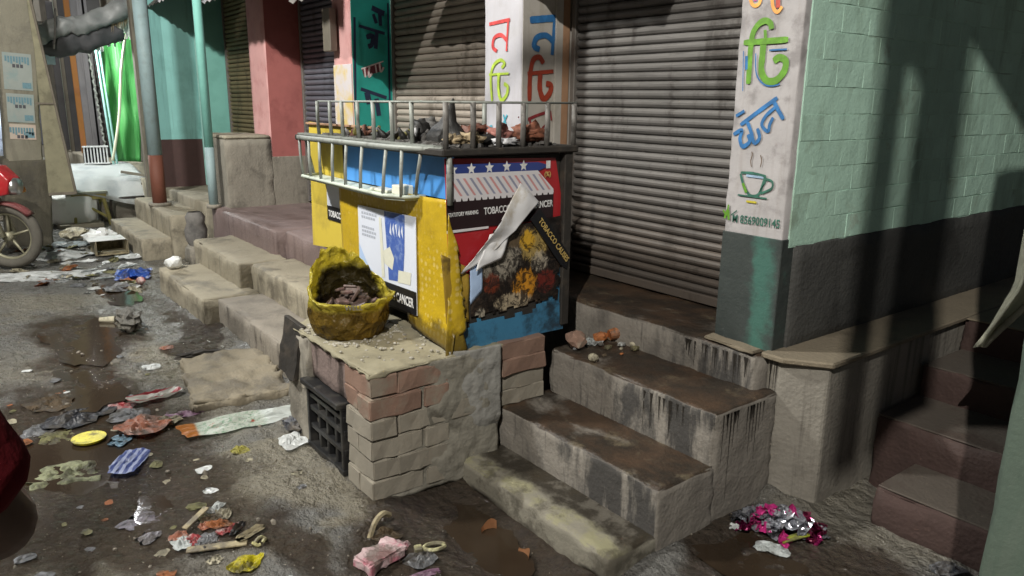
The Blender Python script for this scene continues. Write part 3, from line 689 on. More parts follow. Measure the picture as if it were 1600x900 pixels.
# ------------------------------------------------------------------ kiosk
M['char'] = plain('charred_wood', (.022, .019, .016), .8, .5, 20, dirt=(.07, .055, .04), dsc=12, damt=.5, bumps=.6)
M['rail'] = plain('rail_pale_green_paint', (.29, .31, .285), .55, .25, 20, dirt=(.07, .06, .05), dsc=16, damt=.6, metal=.15, bumps=.2)
M['rail_dark'] = plain('rail_sooted', (.16, .15, .14), .6, .4, 20, dirt=(.04, .035, .03), dsc=14, damt=.8, metal=.2, bumps=.2)
M['shelf'] = plain('shelf_pale_green', (.52, .58, .50), .6, .15, 12, dirt=(.2, .2, .15), dsc=9, damt=.5)
def yellow_print(name, c, dots):
    n = N(name)
    v = n.voro(30, 'F1', 'Distance', n.scaled((1, 1, 1)), .35)
    col = n.mix(n.noise(5, 6), mul(c, .8), mul(c, 1.12)); col = n.mix(n.math('MULTIPLY', n.math('SUBTRACT', 1.0, n.ramp(v, .24, .42)), .5), col, dots)
    col = n.mix(n.math('MULTIPLY', n.ramp(n.noise(4, 8, .7), .52, .7), .6), col, (.24, .15, .02))
    low = n.ramp(n.math('ADD', n.sep(2), n.math('MULTIPLY', n.noise(9, 7, .7), -.22)), .56, .50); col = n.mix(n.math('MULTIPLY', low, .75), col, (.05, .035, .015))
    n.bump(n.math('ADD', n.noise(6, 4), n.math('MULTIPLY', n.noise(1, 4, .5, n.scaled((14, 14, 3))), .4)), .6, .02); return n.done(col, .34)
M['yellow'] = yellow_print('yellow_printed_vinyl', (.50, .34, .018), (.66, .52, .20))
M['yellow_flat'] = plain('yellow_sheet', (.60, .46, .06), .5, .12, 5, dirt=(.3, .22, .05), dsc=5, damt=.5, bumps=.2)
M['blue_vinyl'] = plain('blue_vinyl', (.045, .22, .52), .4, .15, 5, dirt=(.03, .05, .07), dsc=5, damt=.6, bumps=.2, bsc=10)
M['blue_low'] = plain('blue_vinyl_sooty', (.05, .19, .33), .4, .2, 6, dirt=(.015, .02, .025), dsc=6, damt=.9, bumps=.3, bsc=12)
M['poster_white'] = plain('poster_white', (.66, .70, .80), .35, .06, 5, bumps=.1, bsc=8)
M['poster_blue'] = plain('poster_blue', (.06, .12, .40), .35, .2, 9, dirt=(.3, .4, .62), dsc=30, damt=.5)
M['poster_pale'] = plain('poster_pale_blue', (.42, .56, .80), .35, .08, 6)
M['poster_grey'] = plain('poster_grey_print', (.42, .45, .52), .4, .2, 40)
M['print_cream'] = plain('print_cream', (.66, .66, .56), .4, .12, 30)
M['black_print'] = plain('black_print', (.010, .010, .012), .35, .2)
M['white_print'] = plain('white_print', (.70, .70, .70), .45, .15, 60, dirt=(.3, .3, .3), dsc=30, damt=.5)
M['gold_print'] = plain('gold_print', (.50, .36, .12), .45, .3, 60)
M['red_print'] = plain('red_print', (.36, .02, .025), .32, .2, 6, bumps=.1)
M['navy_print'] = plain('navy_print', (.03, .05, .20), .32, .2, 6)
M['dark_print'] = plain('brown_black_print', (.022, .012, .014), .32, .3, 6)
M['stripe_print'] = plain('stripe_slate_print', (.26, .27, .36), .4, .2)
M['stripe_red'] = plain('stripe_rose_print', (.55, .27, .27), .4, .2)
M['awn_white'] = plain('awning_white_print', (.62, .60, .62), .4, .1)
def collage():
    """what is left of the poster picture: charred, with tan, orange and pale remains"""
    n = N('burnt_poster_picture'); y, z = n.sep(1), n.sep(2)
    def spot(cy, cz, ry, rz, sc=14, sd=0):
        dy = n.math('DIVIDE', n.math('SUBTRACT', y, cy), ry); dz = n.math('DIVIDE', n.math('SUBTRACT', z, cz), rz)
        d = n.math('ADD', n.math('MULTIPLY', dy, dy), n.math('MULTIPLY', dz, dz))
        return n.ramp(n.math('ADD', d, n.math('MULTIPLY', n.math('SUBTRACT', n.noise(sc, 8, .75, n.scaled((1, 1 + sd, 1)), 1.2), .5), 3.4)), 1.0, .55)
    a = n.noise(16, 9, .75, dist=1.2)
    col = n.mix(n.ramp(a, .42, .62), (.006, .005, .005), (.05, .034, .024))
    for cy, cz, ry, rz, c, k in ((1.90, .93, .13, .10, (.30, .27, .22), .85), (1.98, 1.03, .10, .06, (.12, .085, .05), .9), (2.10, .98, .08, .09, (.42, .30, .10), .9), (2.06, 1.0, .05, .05, (.62, .36, .03), .95), (2.13, .90, .06, .05, (.45, .40, .32), .7),
                             (2.05, .80, .07, .08, (.55, .24, .02), .95), (1.86, .83, .05, .05, (.16, .03, .012), .9), (2.17, .80, .06, .06, (.14, .02, .015), .9), (1.98, .73, .11, .045, (.46, .38, .26), .85), (1.80, .69, .03, .04, (.5, .45, .36), .8)):
        col = n.mix(n.math('MULTIPLY', spot(cy, cz, ry, rz, 17, cy), k), col, c)
    col = n.mix(n.math('MULTIPLY', n.ramp(n.noise(19, 8, .78, None, 1.4), .47, .56), .9), col, (.012, .009, .008))
    n.bump(n.noise(26, 8, .7), .5, .012); return n.done(col, .4)
M['collage'] = collage()
M['paper_peel'] = plain('peeled_paper_back', (.80, .80, .82), .4, .1, 6, dirt=(.42, .34, .2), dsc=6, damt=.7, bumps=.25, bsc=9)
M['interior_blue'] = plain('blue_board', (.07, .28, .68), .45, .08, 4, dirt=(.05, .16, .4), dsc=3, damt=.4)
K = thing('tobacco_kiosk', 'burnt tobacco kiosk with yellow front, torn posters and railed roof', 'kiosk', (-3.3, 1.98, .55))
bm = bmesh.new(); box(bm, -3.74, -2.62, 1.70, 2.26, .60, 1.385, .006); box(bm, -4.24, -3.742, 1.76, 2.26, .75, 1.385, .006); part('body', bm, M['char'], K)
for x in (-4.18, -3.80):
    bm = bmesh.new(); box(bm, x - .03, x + .03, 1.80, 1.86, .38, .748); part('leg', bm, M['char'], K)
def sheetY(pts, y, dep=.006):
    bm = bmesh.new(); poly(bm, pts, pY(y), 0, dep); return bm
def sheetX(pts, x, off, dep=.004):
    bm = bmesh.new(); poly(bm, pts, pX(x), off, dep); return bm
def wavy(pts_grid, nu, nv, fn, disp, mask=None):
    """grid sheet over the bilinear quad pts_grid, pushed out by disp, ragged by mask"""
    bm = bmesh.new(); V = {}
    for i in range(nu + 1):
        for j in range(nv + 1):
            s, t = i / nu, j / nv; a, b, c, d = [Vector(p + (0,)) for p in pts_grid]
            p = (a * (1 - s) + b * s) * (1 - t) + (d * (1 - s) + c * s) * t
            V[i, j] = bm.verts.new(fn(p.x, p.y, disp(s, t, p)))
    for i in range(nu):
        for j in range(nv):
            if mask and not mask((i + .5) / nu, (j + .5) / nv): continue
            bm.faces.new((V[i, j], V[i + 1, j], V[i + 1, j + 1], V[i, j + 1]))
    bmesh.ops.delete(bm, geom=[v for v in bm.verts if not v.link_faces], context='VERTS')
    bmesh.ops.solidify(bm, geom=bm.faces[:], thickness=.0025)
    return bm
nz2 = lambda a, b, c=0: noise.noise(Vector((a, b, c)))
# yellow front panel, hanging ragged over the brick stand (front plane y = 1.66)
fp = part('front_panel', wavy([(-3.70, 1.185), (-2.615, 1.205), (-2.56, .555), (-3.70, .64)], 44, 30, pY(1.672),
     lambda s, t, p: .010 + .012 * nz2(p.x * 4, p.y * 4) + (.035 * max(0, t - .7) / .3 * max(0, s - .55) / .45 if t > .7 else 0),
     lambda s, t: (t < .90 + .06 * nz2(s * 9, 1) + (.1 if s > .62 else -.12 * (1 - s))) and (s < .985 - .045 * abs(nz2(t * 7, 4)) + .03 * (t > .86))), M['yellow'], K, True)
lp = part('left_panel', sheetY([(-4.27, 1.482), (-3.45, 1.462), (-3.45, 1.40), (-3.715, 1.39), (-3.715, .80), (-4.30, .75)], 1.74, .012), M['yellow_flat'], K)
bm = bmesh.new(); box(bm, -4.275, -3.44, 1.722, 1.745, 1.468, 1.48, .002); part('panel_lip', bm, M['wood_tan'], K)
# front poster with its warning strip
ps = part('poster', sheetY([(-3.475, 1.093), (-2.893, 1.103), (-2.897, .645), (-3.478, .645)], 1.652, .003), M['poster_white'], K, label='white and blue poster with black warning strip')
f = pY(1.652)
def pr(name, pts, off, m, par, fn=None):
    bm = bmesh.new(); poly(bm, pts, fn or f, off); return part(name, bm, m, par)
pr('print_panel', [(-3.19, 1.095), (-2.99, 1.10), (-3.0, .93), (-3.02, .78), (-3.16, .765), (-3.17, .9)], .0012, M['poster_blue'], ps)
pr('print_panel', [(-3.475, .90), (-3.38, .80), (-3.27, .745), (-3.475, .742)], .0012, M['poster_pale'], ps)
pr('print_panel', [(-3.21, .90), (-3.14, .93), (-3.10, .88), (-3.12, .82), (-3.2, .84)], .0018, M['print_cream'], ps)
pr('print_panel', [(-3.06, .83), (-2.94, .84), (-2.95, .78), (-3.07, .77)], .0018, M['print_cream'], ps)
pr('print_panel', [(-3.245, 1.06), (-3.22, 1.06), (-3.20, .77), (-3.23, .765)], .0018, M['print_cream'], ps)
for z, w in ((1.055, .17), (1.035, .15), (.985, .14), (.965, .16), (.945, .15)):
    for q in range(6):
        pr('print_line', [(-3.435 + q * w / 6, z), (-3.435 + (q + .75) * w / 6, z), (-3.435 + (q + .75) * w / 6, z + .012), (-3.435 + q * w / 6, z + .012)], .0012, M['poster_grey'], ps)
for k in range(5): pr('print_mark', [(-3.14 + .028 * k, 1.0 + .02 * (k % 3)), (-3.125 + .028 * k, 1.05), (-3.12 + .028 * k, .985)], .0018, M['poster_white'], ps)
pr('warning_strip', [(-3.478, .745), (-2.896, .757), (-2.897, .643), (-3.478, .642)], .0022, M['black_print'], ps)
text('warning_text', 'TOBACCO CAUSES CANCER', M['white_print'], ps, (-3.455, 1.6485, .672), .062, (R(90), R(-.6), 0), width=.535, bold=.0012)
lp2 = part('poster', sheetY([(-4.048, 1.172), (-3.72, 1.178), (-3.72, .941), (-4.048, .940)], 1.735, .003), M['poster_white'], K, label='smaller white poster on the left panel')
f = pY(1.735)
pr('warning_strip', [(-4.048, 1.021), (-3.72, 1.021), (-3.72, .941), (-4.048, .940)], .0012, M['black_print'], lp2)
pr('print_panel', [(-3.84, 1.10), (-3.76, 1.11), (-3.76, 1.04), (-3.84, 1.04)], .0012, M['poster_blue'], lp2)
text('warning_text', 'TOBACCO CAU', M['white_print'], lp2, (-4.025, 1.731, .962), .05, FRONT, width=.29, bold=.001)
# counter cage
pr_ = lambda bm, name, m, par=K, s=False: part(name, bm, m, par, s)
bm = bmesh.new(); box(bm, -3.70, -2.64, 1.694, 1.700, 1.20, 1.385); part('counter_board', bm, M['interior_blue'], K)
bm = bmesh.new(); prism(bm, [(-4.08, 1.735), (-4.02, 1.60), (-3.0, 1.555), (-2.90, 1.60), (-2.88, 1.69)], 1.178, 1.192); part('cage_shelf', bm, M['shelf'], K)
bm = bmesh.new(); box(bm, -3.05, -2.97, 1.62, 1.69, 1.193, 1.235, .004); box(bm, -3.25, -3.08, 1.61, 1.68, 1.193, 1.205, .003); part('counter_paper', bm, M['print_cream'], K)
tb = bmesh.new(); tube(tb, [(-4.16, 1.76, 1.405), (-4.13, 1.64, 1.405), (-4.05, 1.588, 1.405), (-3.0, 1.575, 1.408), (-2.62, 1.625, 1.412)], .013, 8); part('top_rail', tb, M['rail'], K, True)
tb = bmesh.new(); tube(tb, [(-4.10, 1.735, 1.196), (-4.03, 1.59, 1.196), (-3.0, 1.548, 1.196), (-2.89, 1.60, 1.196), (-2.87, 1.69, 1.196)], .009, 8); part('bottom_rail', tb, M['shelf'], K, True)
for x, y, xt, yt in ((-4.14, 1.74, -4.165, 1.76), (-4.08, 1.68, -4.13, 1.66), (-4.04, 1.60, -4.06, 1.595), (-3.90, 1.587, -3.91, 1.588), (-3.75, 1.58, -3.76, 1.585), (-3.585, 1.573, -3.59, 1.583), (-3.42, 1.566, -3.425, 1.581), (-3.24, 1.558, -3.25, 1.579), (-3.0, 1.550, -3.01, 1.578), (-2.905, 1.59, -2.89, 1.59), (-2.885, 1.65, -2.76, 1.61)):
    tb = bmesh.new(); tube(tb, [(x, y, 1.196), ((x + xt) / 2, (y + yt) / 2 - .003, 1.30), (xt + nz2(x * 9, 1) * .008, yt, 1.402)], .0082, 7); part('cage_bar', tb, M['rail'], K, True)
# roof and its railing
bm = bmesh.new(); box(bm, -4.14, -2.575, 1.60, 2.33, 1.387, 1.418, .006); part('roof', bm, M['char'], K)
bm = bmesh.new(); box(bm, -4.12, -2.66, 1.61, 1.66, 1.419, 1.427); part('roof_edge', bm, M['rail'], K)
for z, r in ((1.598, .0055),):
    tb = bmesh.new(); tube(tb, [(-3.88, 2.22, z), (-3.885, 1.64, z), (-2.60, 1.625, z + .004), (-2.592, 2.32, z + .006), (-3.88, 2.31, z)], r, 6); part('railing_wire', tb, M['rail'], K, True)
for x in (-3.875, -3.715, -3.575, -3.395, -3.235, -3.055, -2.875):
    tb = bmesh.new(); tube(tb, [(x, 1.635, 1.415), (x + .012 * nz2(x * 7, 3), 1.632 + .01 * nz2(x * 5, 8), 1.52), (x, 1.632, 1.60)], [.0105, .0095, .0105], 8); part('railing_bar', tb, M['rail'], K, True)
for y in (1.628, 1.76, 1.89, 2.02, 2.155, 2.31):
    tb = bmesh.new(); tube(tb, [(-2.597, y, 1.415), (-2.594, y, 1.52), (-2.595, y, 1.602)], .012, 8); part('railing_bar', tb, M['rail_dark'], K, True)
for x in (-3.3, -2.95):
    tb = bmesh.new(); tube(tb, [(x, 2.31, 1.415), (x, 2.31, 1.60)], .012, 8); part('railing_bar', tb, M['rail'], K, True)
bm = bmesh.new(); box(bm, -2.625, -2.592, 1.64, 2.30, 1.388, 1.414, .004); part('side_beam', bm, M['char'], K)
bm = bmesh.new(); box(bm, -2.635, -2.590, 2.262, 2.31, .57, 1.40, .004); part('corner_post', bm, M['char'], K)
tb = bmesh.new(); tube(tb, [(-2.597, 1.645, 1.19), (-2.595, 1.643, 1.41)], .012, 8); part('corner_rod', tb, M['rail'], K, True)
# side poster (face x = -2.61, looking towards +X)
X0 = -2.612; g = pX(X0)
sp = part('side_poster', sheetX([(1.635, 1.378), (2.225, 1.362), (2.262, 1.20), (2.262, .60), (1.66, .60)], X0 - .004, 0, .004), M['red_print'], K, label='red and navy poster with stars and a striped awning, torn and burnt below')
P_ = lambda name, pts, off, m: pr(name, pts, off, m, sp, g)
P_('navy_band', [(1.637, 1.354), (2.12, 1.348), (2.19, 1.33), (2.118, 1.308), (1.637, 1.310)], .0012, M['navy_print'])
for y, z in ((1.669, 1.338), (1.761, 1.339), (1.853, 1.340), (1.945, 1.341), (2.037, 1.341)):
    pts = []
    for k in range(10):
        r = .026 if k % 2 == 0 else .0115; a = math.pi / 2 + k * math.pi / 5; pts.append((y + r * .92 * math.cos(a), z - .006 + r * math.sin(a)))
    P_('star', pts, .0026, M['white_print'])
P_('awning_print', [(1.637, 1.316), (2.118, 1.311), (2.212, 1.224), (2.212, 1.208), (1.637, 1.213)], .0018, M['awn_white'])
k = 0; y = 1.65
while y < 2.19:
    dx = .055 + .02 * (y - 1.65); zt = 1.295
    y2 = min(y + dx, 2.208); zb = 1.222
    if y < 2.12: P_('stripe', [(y, zt), (y + .013, zt), (y2 + .012, zb), (y2, zb)], .0024, M['stripe_print'] if k % 2 else M['stripe_red'])
    P_('scallop', [(y - .004, 1.214), (y + .028, 1.214), (y + .024, 1.200), (y + .002, 1.200)], .0020, M['awn_white'])
    y += .0335; k += 1
P_('dark_band', [(1.637, 1.2135), (2.2125, 1.2085), (2.2125, 1.088), (1.637, 1.08)], .0014, M['dark_print'])
text('warning_text', 'STATUTORY WARNING', M['white_print'], sp, (X0 + .003, 1.645, 1.138), .024, (R(90), R(-1.4), R(90)), width=.15, bold=.0003)
text('warning_text', 'TOBACCO CAUSES CANCER', M['white_print'], sp, (X0 + .003, 1.825, 1.136), .042, (R(90), R(-1.4), R(90)), width=.385, bold=.0008)
P_('pale_line', [(1.637, 1.082), (1.85, 1.084), (1.85, 1.074), (1.637, 1.070)], .0022, M['awn_white'])
P_('price_tag', [(2.165, 1.352), (2.19, 1.352), (2.19, 1.318), (2.165, 1.318)], .0024, M['white_print'])
text('poster_mark', '(%)', M['gold_print'], sp, (X0 + .003, 2.155, 1.283), .03, SIDE, bold=.0005)
P_('soot_band', [(1.64, .74), (1.72, .80), (1.85, .76), (2.0, .79), (2.262, .80), (2.262, .60), (1.66, .60)], .0026, M['char'])
# burnt picture, black strip, sooty blue base, torn yellow flap, curling paper
part('burnt_picture', wavy([(1.80, 1.06), (2.27, 1.10), (2.262, .70), (1.745, .668)], 34, 30, pX(X0), lambda s, t, p: .007 + .012 * abs(nz2(p.x * 7, p.y * 7)) + .003 * nz2(p.x * 20, p.y * 20),
     lambda s, t: s + t > .25 + .16 * nz2(s * 8, t * 8) and t < .95 + .07 * nz2(s * 13, 2) and s < .97 + .05 * nz2(t * 11, 7)), M['collage'], K)
bs = part('peeling_strip', sheetX([(2.06, 1.10), (2.115, 1.145), (2.295, .915), (2.285, .845), (2.245, .87)], X0, .028, .003), M['black_print'], K)
text('warning_text', 'TOBACCO CAUSES', M['gold_print'], bs, (X0 + .031, 2.103, 1.087), .036, (R(90), R(50), R(90)), width=.27, bold=.0006)
part('blue_base', wavy([(1.66, .675), (2.286, .70), (2.284, .548), (1.69, .545)], 30, 8, pX(X0), lambda s, t, p: .006 + .006 * nz2(p.x * 6, p.y * 6), lambda s, t: t > .16 + .35 * nz2(s * 7, 3)), M['blue_low'], K)
part('blue_edge', sheetX([(2.16, .70), (2.287, .90), (2.287, .66), (2.14, .66)], X0, .004, .003), M['blue_low'], K)
part('torn_flap', wavy([(1.64, 1.15), (1.69, 1.0), (1.745, .67), (1.635, .60)], 8, 30, pX(X0), lambda s, t, p: .006 + .03 * math.sin(s * 3.1) * t + .012 * nz2(p.x * 14, p.y * 9), lambda s, t: s < .82 + .3 * nz2(t * 9, 5)), M['yellow'], K, True)
part('torn_flap', wavy([(1.60, .99), (1.742, .915), (1.742, .675), (1.63, .68)], 12, 16, pX(X0), lambda s, t, p: .008 + .012 * nz2(p.x * 12, p.y * 9), lambda s, t: s < 1.02 - .25 * max(0, .35 - t) + .1 * nz2(t * 9, 2)), plain('yellow_vinyl_scorched', (.34, .22, .03), .5, .3, 9, dirt=(.07, .045, .02), dsc=8, damt=.8, bumps=.4, bsc=20), K, True)
part('torn_flap', wavy([(1.635, .80), (1.665, .78), (1.715, .55), (1.60, .535)], 8, 12, pX(X0), lambda s, t, p: .01 + .03 * t + .008 * nz2(p.x * 14, p.y * 14)), M['yellow'], K, True)
part('peeled_paper', wavy([(2.01, 1.262), (2.115, 1.172), (1.82, .95), (1.655, .868)], 26, 16, pX(X0), lambda s, t, p: .016 + .042 * (1 - abs(2 * t - 1)) * (1 - .3 * s) + .006 * math.sin(t * 5 + s * 3) + .006 * nz2(p.x * 14, p.y * 14),
     lambda s, t: (abs(s - .5) < .5 - .28 * max(0, t - .3) * (s < .5))), M['paper_peel'], K, True)
part('peeled_paper', wavy([(1.84, 1.05), (1.955, 1.075), (1.90, .94), (1.76, .90)], 12, 12, pX(X0), lambda s, t, p: .016 + .02 * nz2(p.x * 16, p.y * 16) + .014), M['paper_peel'], K, True)
part('peeled_paper', wavy([(1.745, .935), (1.81, .99), (1.81, .80), (1.748, .75)], 8, 10, pX(X0), lambda s, t, p: .012 + .006 * nz2(p.x * 16, p.y * 16)), M['poster_pale'], K, True)
# ------------------------------------------------------------------ brick stand below the kiosk
bs_stand = bs = thing('brick_stand', 'rough brick stand smeared with cement carrying the kiosk', 'brick stand', (-2.95, 1.6, 0))
bm = bmesh.new(); box(bm, -2.795, -2.572, 1.262, 1.86, -.05, .53); box(bm, -3.40, -3.215, 1.27, 1.75, -.05, .53); box(bm, -3.3, -2.7, 1.60, 1.86, -.05, .53); part('mortar_core', bm, M['mortar'], bs)
def brick_mesh(l, w, h, seed, m, r=.006, amp=.005):
    me = to_mesh('brick', rb(-l / 2, l / 2, -w / 2, w / 2, -h / 2, h / 2, r=r, res=.04, amp=amp, fs=17, seed=seed), False); me.materials.append(m); return me
bl = [brick_mesh(.241, .119, .0875, s, M['brick_dusty']) for s in (1, 2, 3)]; br = [brick_mesh(.241, .119, .0875, s, M['brick']) for s in (4, 5)]
bh = [brick_mesh(.119, .119, .0875, s, M['brick_dusty']) for s in (6, 7)]; bhr = [brick_mesh(.119, .119, .0875, s, M['brick']) for s in (8, 9)]
rn = random.Random(5)
for c in range(6):
    z = .045 + .0905 * c - .01; red = c >= 4; L = br if red else bl; Hh = bhr if red else bh
    j = lambda: rn.uniform(-.006, .006)
    # +X face: stretchers and headers running back, front face: the return
    if c % 2 == 0:
        piece('brick', rn.choice(L), bs, (-2.612 + j(), 1.357 + j(), z), (j(), j(), R(90) + j()))
        piece('brick', rn.choice(Hh if c < 4 else bhr), bs, (-2.612 + j(), 1.546 + j(), z), (j(), j(), j()))
        piece('brick', rn.choice(Hh), bs, (-2.737 + j(), 1.297 + j(), z), (0, 0, j()))
    else:
        piece('brick', rn.choice(L), bs, (-2.672 + j(), 1.297 + j(), z), (j(), j(), j()))
        piece('brick', rn.choice(L), bs, (-2.612 + j(), 1.48 + j(), z), (j(), j(), R(90) + j()))
        if c < 4: piece('brick', rn.choice(bh), bs, (-2.612 + j(), 1.665 + j(), z), (0, 0, j()))
    piece('brick', rn.choice(bl), bs, (-3.30 + j(), 1.305 + j(), z), (j(), j(), j()), (.8, 1, 1))
M['cem_smear'] = concrete('cement_smear', (.25, .235, .195), (.05, .042, .03), streakamt=.25, damt=.5, thr=(.52, .62))
part('cement_smear', wavy([(1.42, .54), (1.862, .56), (1.862, -.03), (1.28, -.03)], 40, 44, pX(-2.572), lambda s, t, p: -.001 + .024 * min(1, s * 1.9) + .016 * nz2(p.x * 7, p.y * 7) + .007 * nz2(p.x * 26, p.y * 26)), M['cem_smear'], bs, True)
part('plaster_patch', wavy([(1.62, .566), (1.868, .566), (1.868, .14), (1.66, .17)], 30, 40, pX(-2.572), lambda s, t, p: .0 + .034 * min(1, s * 2.2) * min(1, (1 - t) * 4 + .25) + .010 * nz2(p.x * 11, p.y * 11) + .004 * nz2(p.x * 34, p.y * 34)), concrete('plaster_pale', (.29, .285, .265), (.09, .085, .07), streakamt=.25, damt=.4), bs, True)
part('top_screed', rb(-3.42, -2.56, 1.235, 1.90, .53, .552, r=.009, res=.02, amp=.011, fs=14), plain('screed_dusty', (.27, .245, .17), .9, .35, 10, dirt=(.08, .07, .05), bumps=.7, bsc=40), bs, True)
bm = rb(-3.23, -2.79, 1.255, 1.34, .345, .535, r=.01, res=.04, amp=.006); part('lintel', bm, concrete('lintel_streaked', (.22, .165, .15), (.05, .035, .03), streakamt=.9, damt=.3), bs, True)
part('pier', rb(-3.46, -3.19, 1.235, 1.36, -.05, .53, r=.015, res=.04, amp=.01, fs=8), M['conc'], bs, True)
bt = thing('brick_pile', 'three loose bricks stacked on the second step behind the stand', 'bricks', (-2.6, 2.02, .25))
for c in range(4):
    piece('brick', rn.choice(br if c > 1 else bl), bt, (-2.618 + rn.uniform(-.008, .008), 2.015, .25 + .0405 + c * .0745 - .0), (0, 0, R(90) + rn.uniform(-.04, .04)), (1.05, 1, .88))
# black plastic crate set in the opening
M['crate'] = plain('crate_black_plastic', (.014, .014, .015), .4, .3, 20, dirt=(.08, .075, .065), dsc=14, damt=.5)
cr = thing('plastic_crate', 'black plastic crate standing on end in the brick stand opening', 'crate', (-3.01, 1.25, 0))
bm = bmesh.new(); box(bm, -3.205, -2.815, 1.27, 1.55, 0, .335, .004); part('shell', bm, M['dark'], cr)
for i, z in enumerate((.015, .11, .20, .265, .318)):
    bm = bmesh.new(); box(bm, -3.21, -2.81, 1.232 - (.012 if i in (0, 4) else 0), 1.262, z - .012, z + .014, .003); part('slat', bm, M['crate'], cr)
for x in (-3.195, -3.10, -3.01, -2.915, -2.825):
    bm = bmesh.new(); box(bm, x - .011, x + .011, 1.225 + (0 if abs(x + 3.01) > .15 else .013), 1.266, .0, .335, .003); part('rib', bm, M['crate'], cr)
bm = bmesh.new(); box(bm, -3.215, -2.805, 1.20, 1.27, .318, .345, .004); part('rim', bm, M['crate'], cr)
# burnt board leaning at the left end of the stand
bm = rb(-.085, .085, -.012, .012, 0, .28, r=.005, res=.03, amp=.008)
single('burnt_board', bm, M['char'], 'charred board leaning at the left corner of the brick stand', 'board', (-3.40, 1.21, .30), rot=(R(-8), R(8), R(6)))
# ------------------------------------------------------------------ melted yellow tub on the stand
def tubby():
    n = N('tub_yellow_plastic'); z = n.sep(2, n.new('ShaderNodeTexCoord').outputs['Object'])
    col = n.mix(n.noise(6, 5), (.58, .47, .03), (.70, .62, .12)); lowf = n.math('SUBTRACT', 1.0, n.ramp(n.math('ADD', z, n.math('MULTIPLY', n.noise(9, 5), .05)), .15, .185))
    oil = n.mix(n.noise(7, 5), (.10, .05, .012), (.24, .14, .02)); col = n.mix(n.math('MULTIPLY', lowf, .92), col, oil)
    col = n.mix(n.math('MULTIPLY', n.ramp(n.noise(9, 7, .7), .6, .7), .85), col, (.03, .02, .012))
    ob = n.new('ShaderNodeTexCoord').outputs['Object']; ax, ay = n.sep(0, ob), n.sep(1, ob)
    back = n.math('SUBTRACT', n.math('MULTIPLY', ay, .42), n.math('MULTIPLY', n.math('ADD', ax, .045), .91))
    inner_dark = n.math('MULTIPLY', n.ramp(n.math('ADD', back, n.math('MULTIPLY', n.math('SUBTRACT', n.noise(14, 7, .7), .5), .16)), .075, .115), n.math('MULTIPLY', n.ramp(z, .03, .10), n.math('SUBTRACT', 1.0, n.ramp(n.math('ADD', z, n.math('MULTIPLY', n.noise(20, 6), .08)), .30, .36))))  # burn and the dark of an open interior, painted on the back wall
    col = n.mix(n.math('MULTIPLY', inner_dark, .95), col, (.022, .014, .009))
    n.bump(n.math('ADD', n.noise(13, 5), n.math('ADD', n.math('MULTIPLY', n.voro(16, 'F1'), .9), n.math('MULTIPLY', n.noise(45, 4), .25))), 1.0, .03); return n.done(col, .2)
M['tub'] = tubby()
t = thing('melted_tub', 'yellow plastic tub melted open on top of the brick stand', 'tub', (-3.09, 1.43, .552))
bm = bmesh.new(); n = 72; nr = 26; prev = None; TC = Vector((-3.135, 1.425, .554))
def hgt(a):                                                          # rim height round the tub, a = 0 towards the lane
    K_ = [(-180, .36), (-150, .385), (-120, .36), (-95, .31), (-70, .25), (-45, .205), (0, .19), (45, .195), (75, .20), (100, .21), (125, .25), (150, .31), (180, .36)]
    for (a0, h0), (a1, h1) in zip(K_, K_[1:]):
        if a0 <= a <= a1: return h0 + (h1 - h0) * (a - a0) / (a1 - a0)
for j in range(nr + 1):
    ring = []
    for i in range(n):
        ad = -180 + 360 * i / n; aw_ = R(ad - 25); c, s_ = math.cos(aw_), math.sin(aw_); tt = j / nr
        hi = hgt(ad) + .012 * nz2(c * 4, s_ * 4, 4) + .014 * nz2(c * 13, s_ * 13, 2) * (abs(ad) > 60); z = hi * tt
        rad_ = .178 * min(1, .90 + 1.6 * z) * (1 + .05 * math.sin(min(1, z / .22) * math.pi) + .03 * nz2(c * 2, s_ * 2, z * 6) + .15 * max(0, tt - .15) * nz2(c * 4, s_ * 4, z * 11) + .06 * abs(nz2(c * 9, s_ * 9, z * 18)) - .02)
        if abs(ad) < 105 and tt > .74: rad_ += (.030 * math.sin((tt - .74) / .26 * 2.6)) * (.8 + .9 * nz2(c * 7, s_ * 7, 1))       # rolled lip
        if ad < -60 or ad > 120: rad_ *= 1 - .22 * max(0, z - .20) / .18
        ring.append(bm.verts.new(TC + Vector((rad_ * c, rad_ * s_ * .97, z - (.018 * max(0, tt - .9) / .1 if abs(ad) < 105 else 0)))))
    if prev:
        for i in range(n):
            ad = -180 + 360 * (i + .5) / n; z_ = hgt(ad) * (j - .5) / nr; da = min(abs(ad - 168), 360 - abs(ad - 168))
            bm.faces.new((prev[i], prev[(i + 1) % n], ring[(i + 1) % n], ring[i]))
    else: bm.faces.new(ring[::-1])
    prev = ring
bmesh.ops.solidify(bm, geom=bm.faces[:], thickness=.0022)
tub = part('tub_wall', bm, M['tub'], t, True)
text('moulded_mark', 'WELL', M['rail_dark'], t, (-2.912, 1.305, .722), .03, (R(80), 0, R(62)), bold=.0004)
bm = bmesh.new()
for i in range(30):
    a, rr = rn.uniform(0, 6.28), rn.uniform(0, .13)
    w_ = rn.uniform(.012, .04); box(bm, -w_, w_, -w_ * .8, w_ * .8, -.004, .008, .002, Matrix.Translation((-3.12 + rr * math.cos(a), 1.43 + .8 * rr * math.sin(a), .68 + rn.uniform(0, .08))) @ Matrix.Rotation(rn.uniform(0, 3), 4, 'Z') @ Matrix.Rotation(rn.uniform(-1, 1), 4, 'X'))
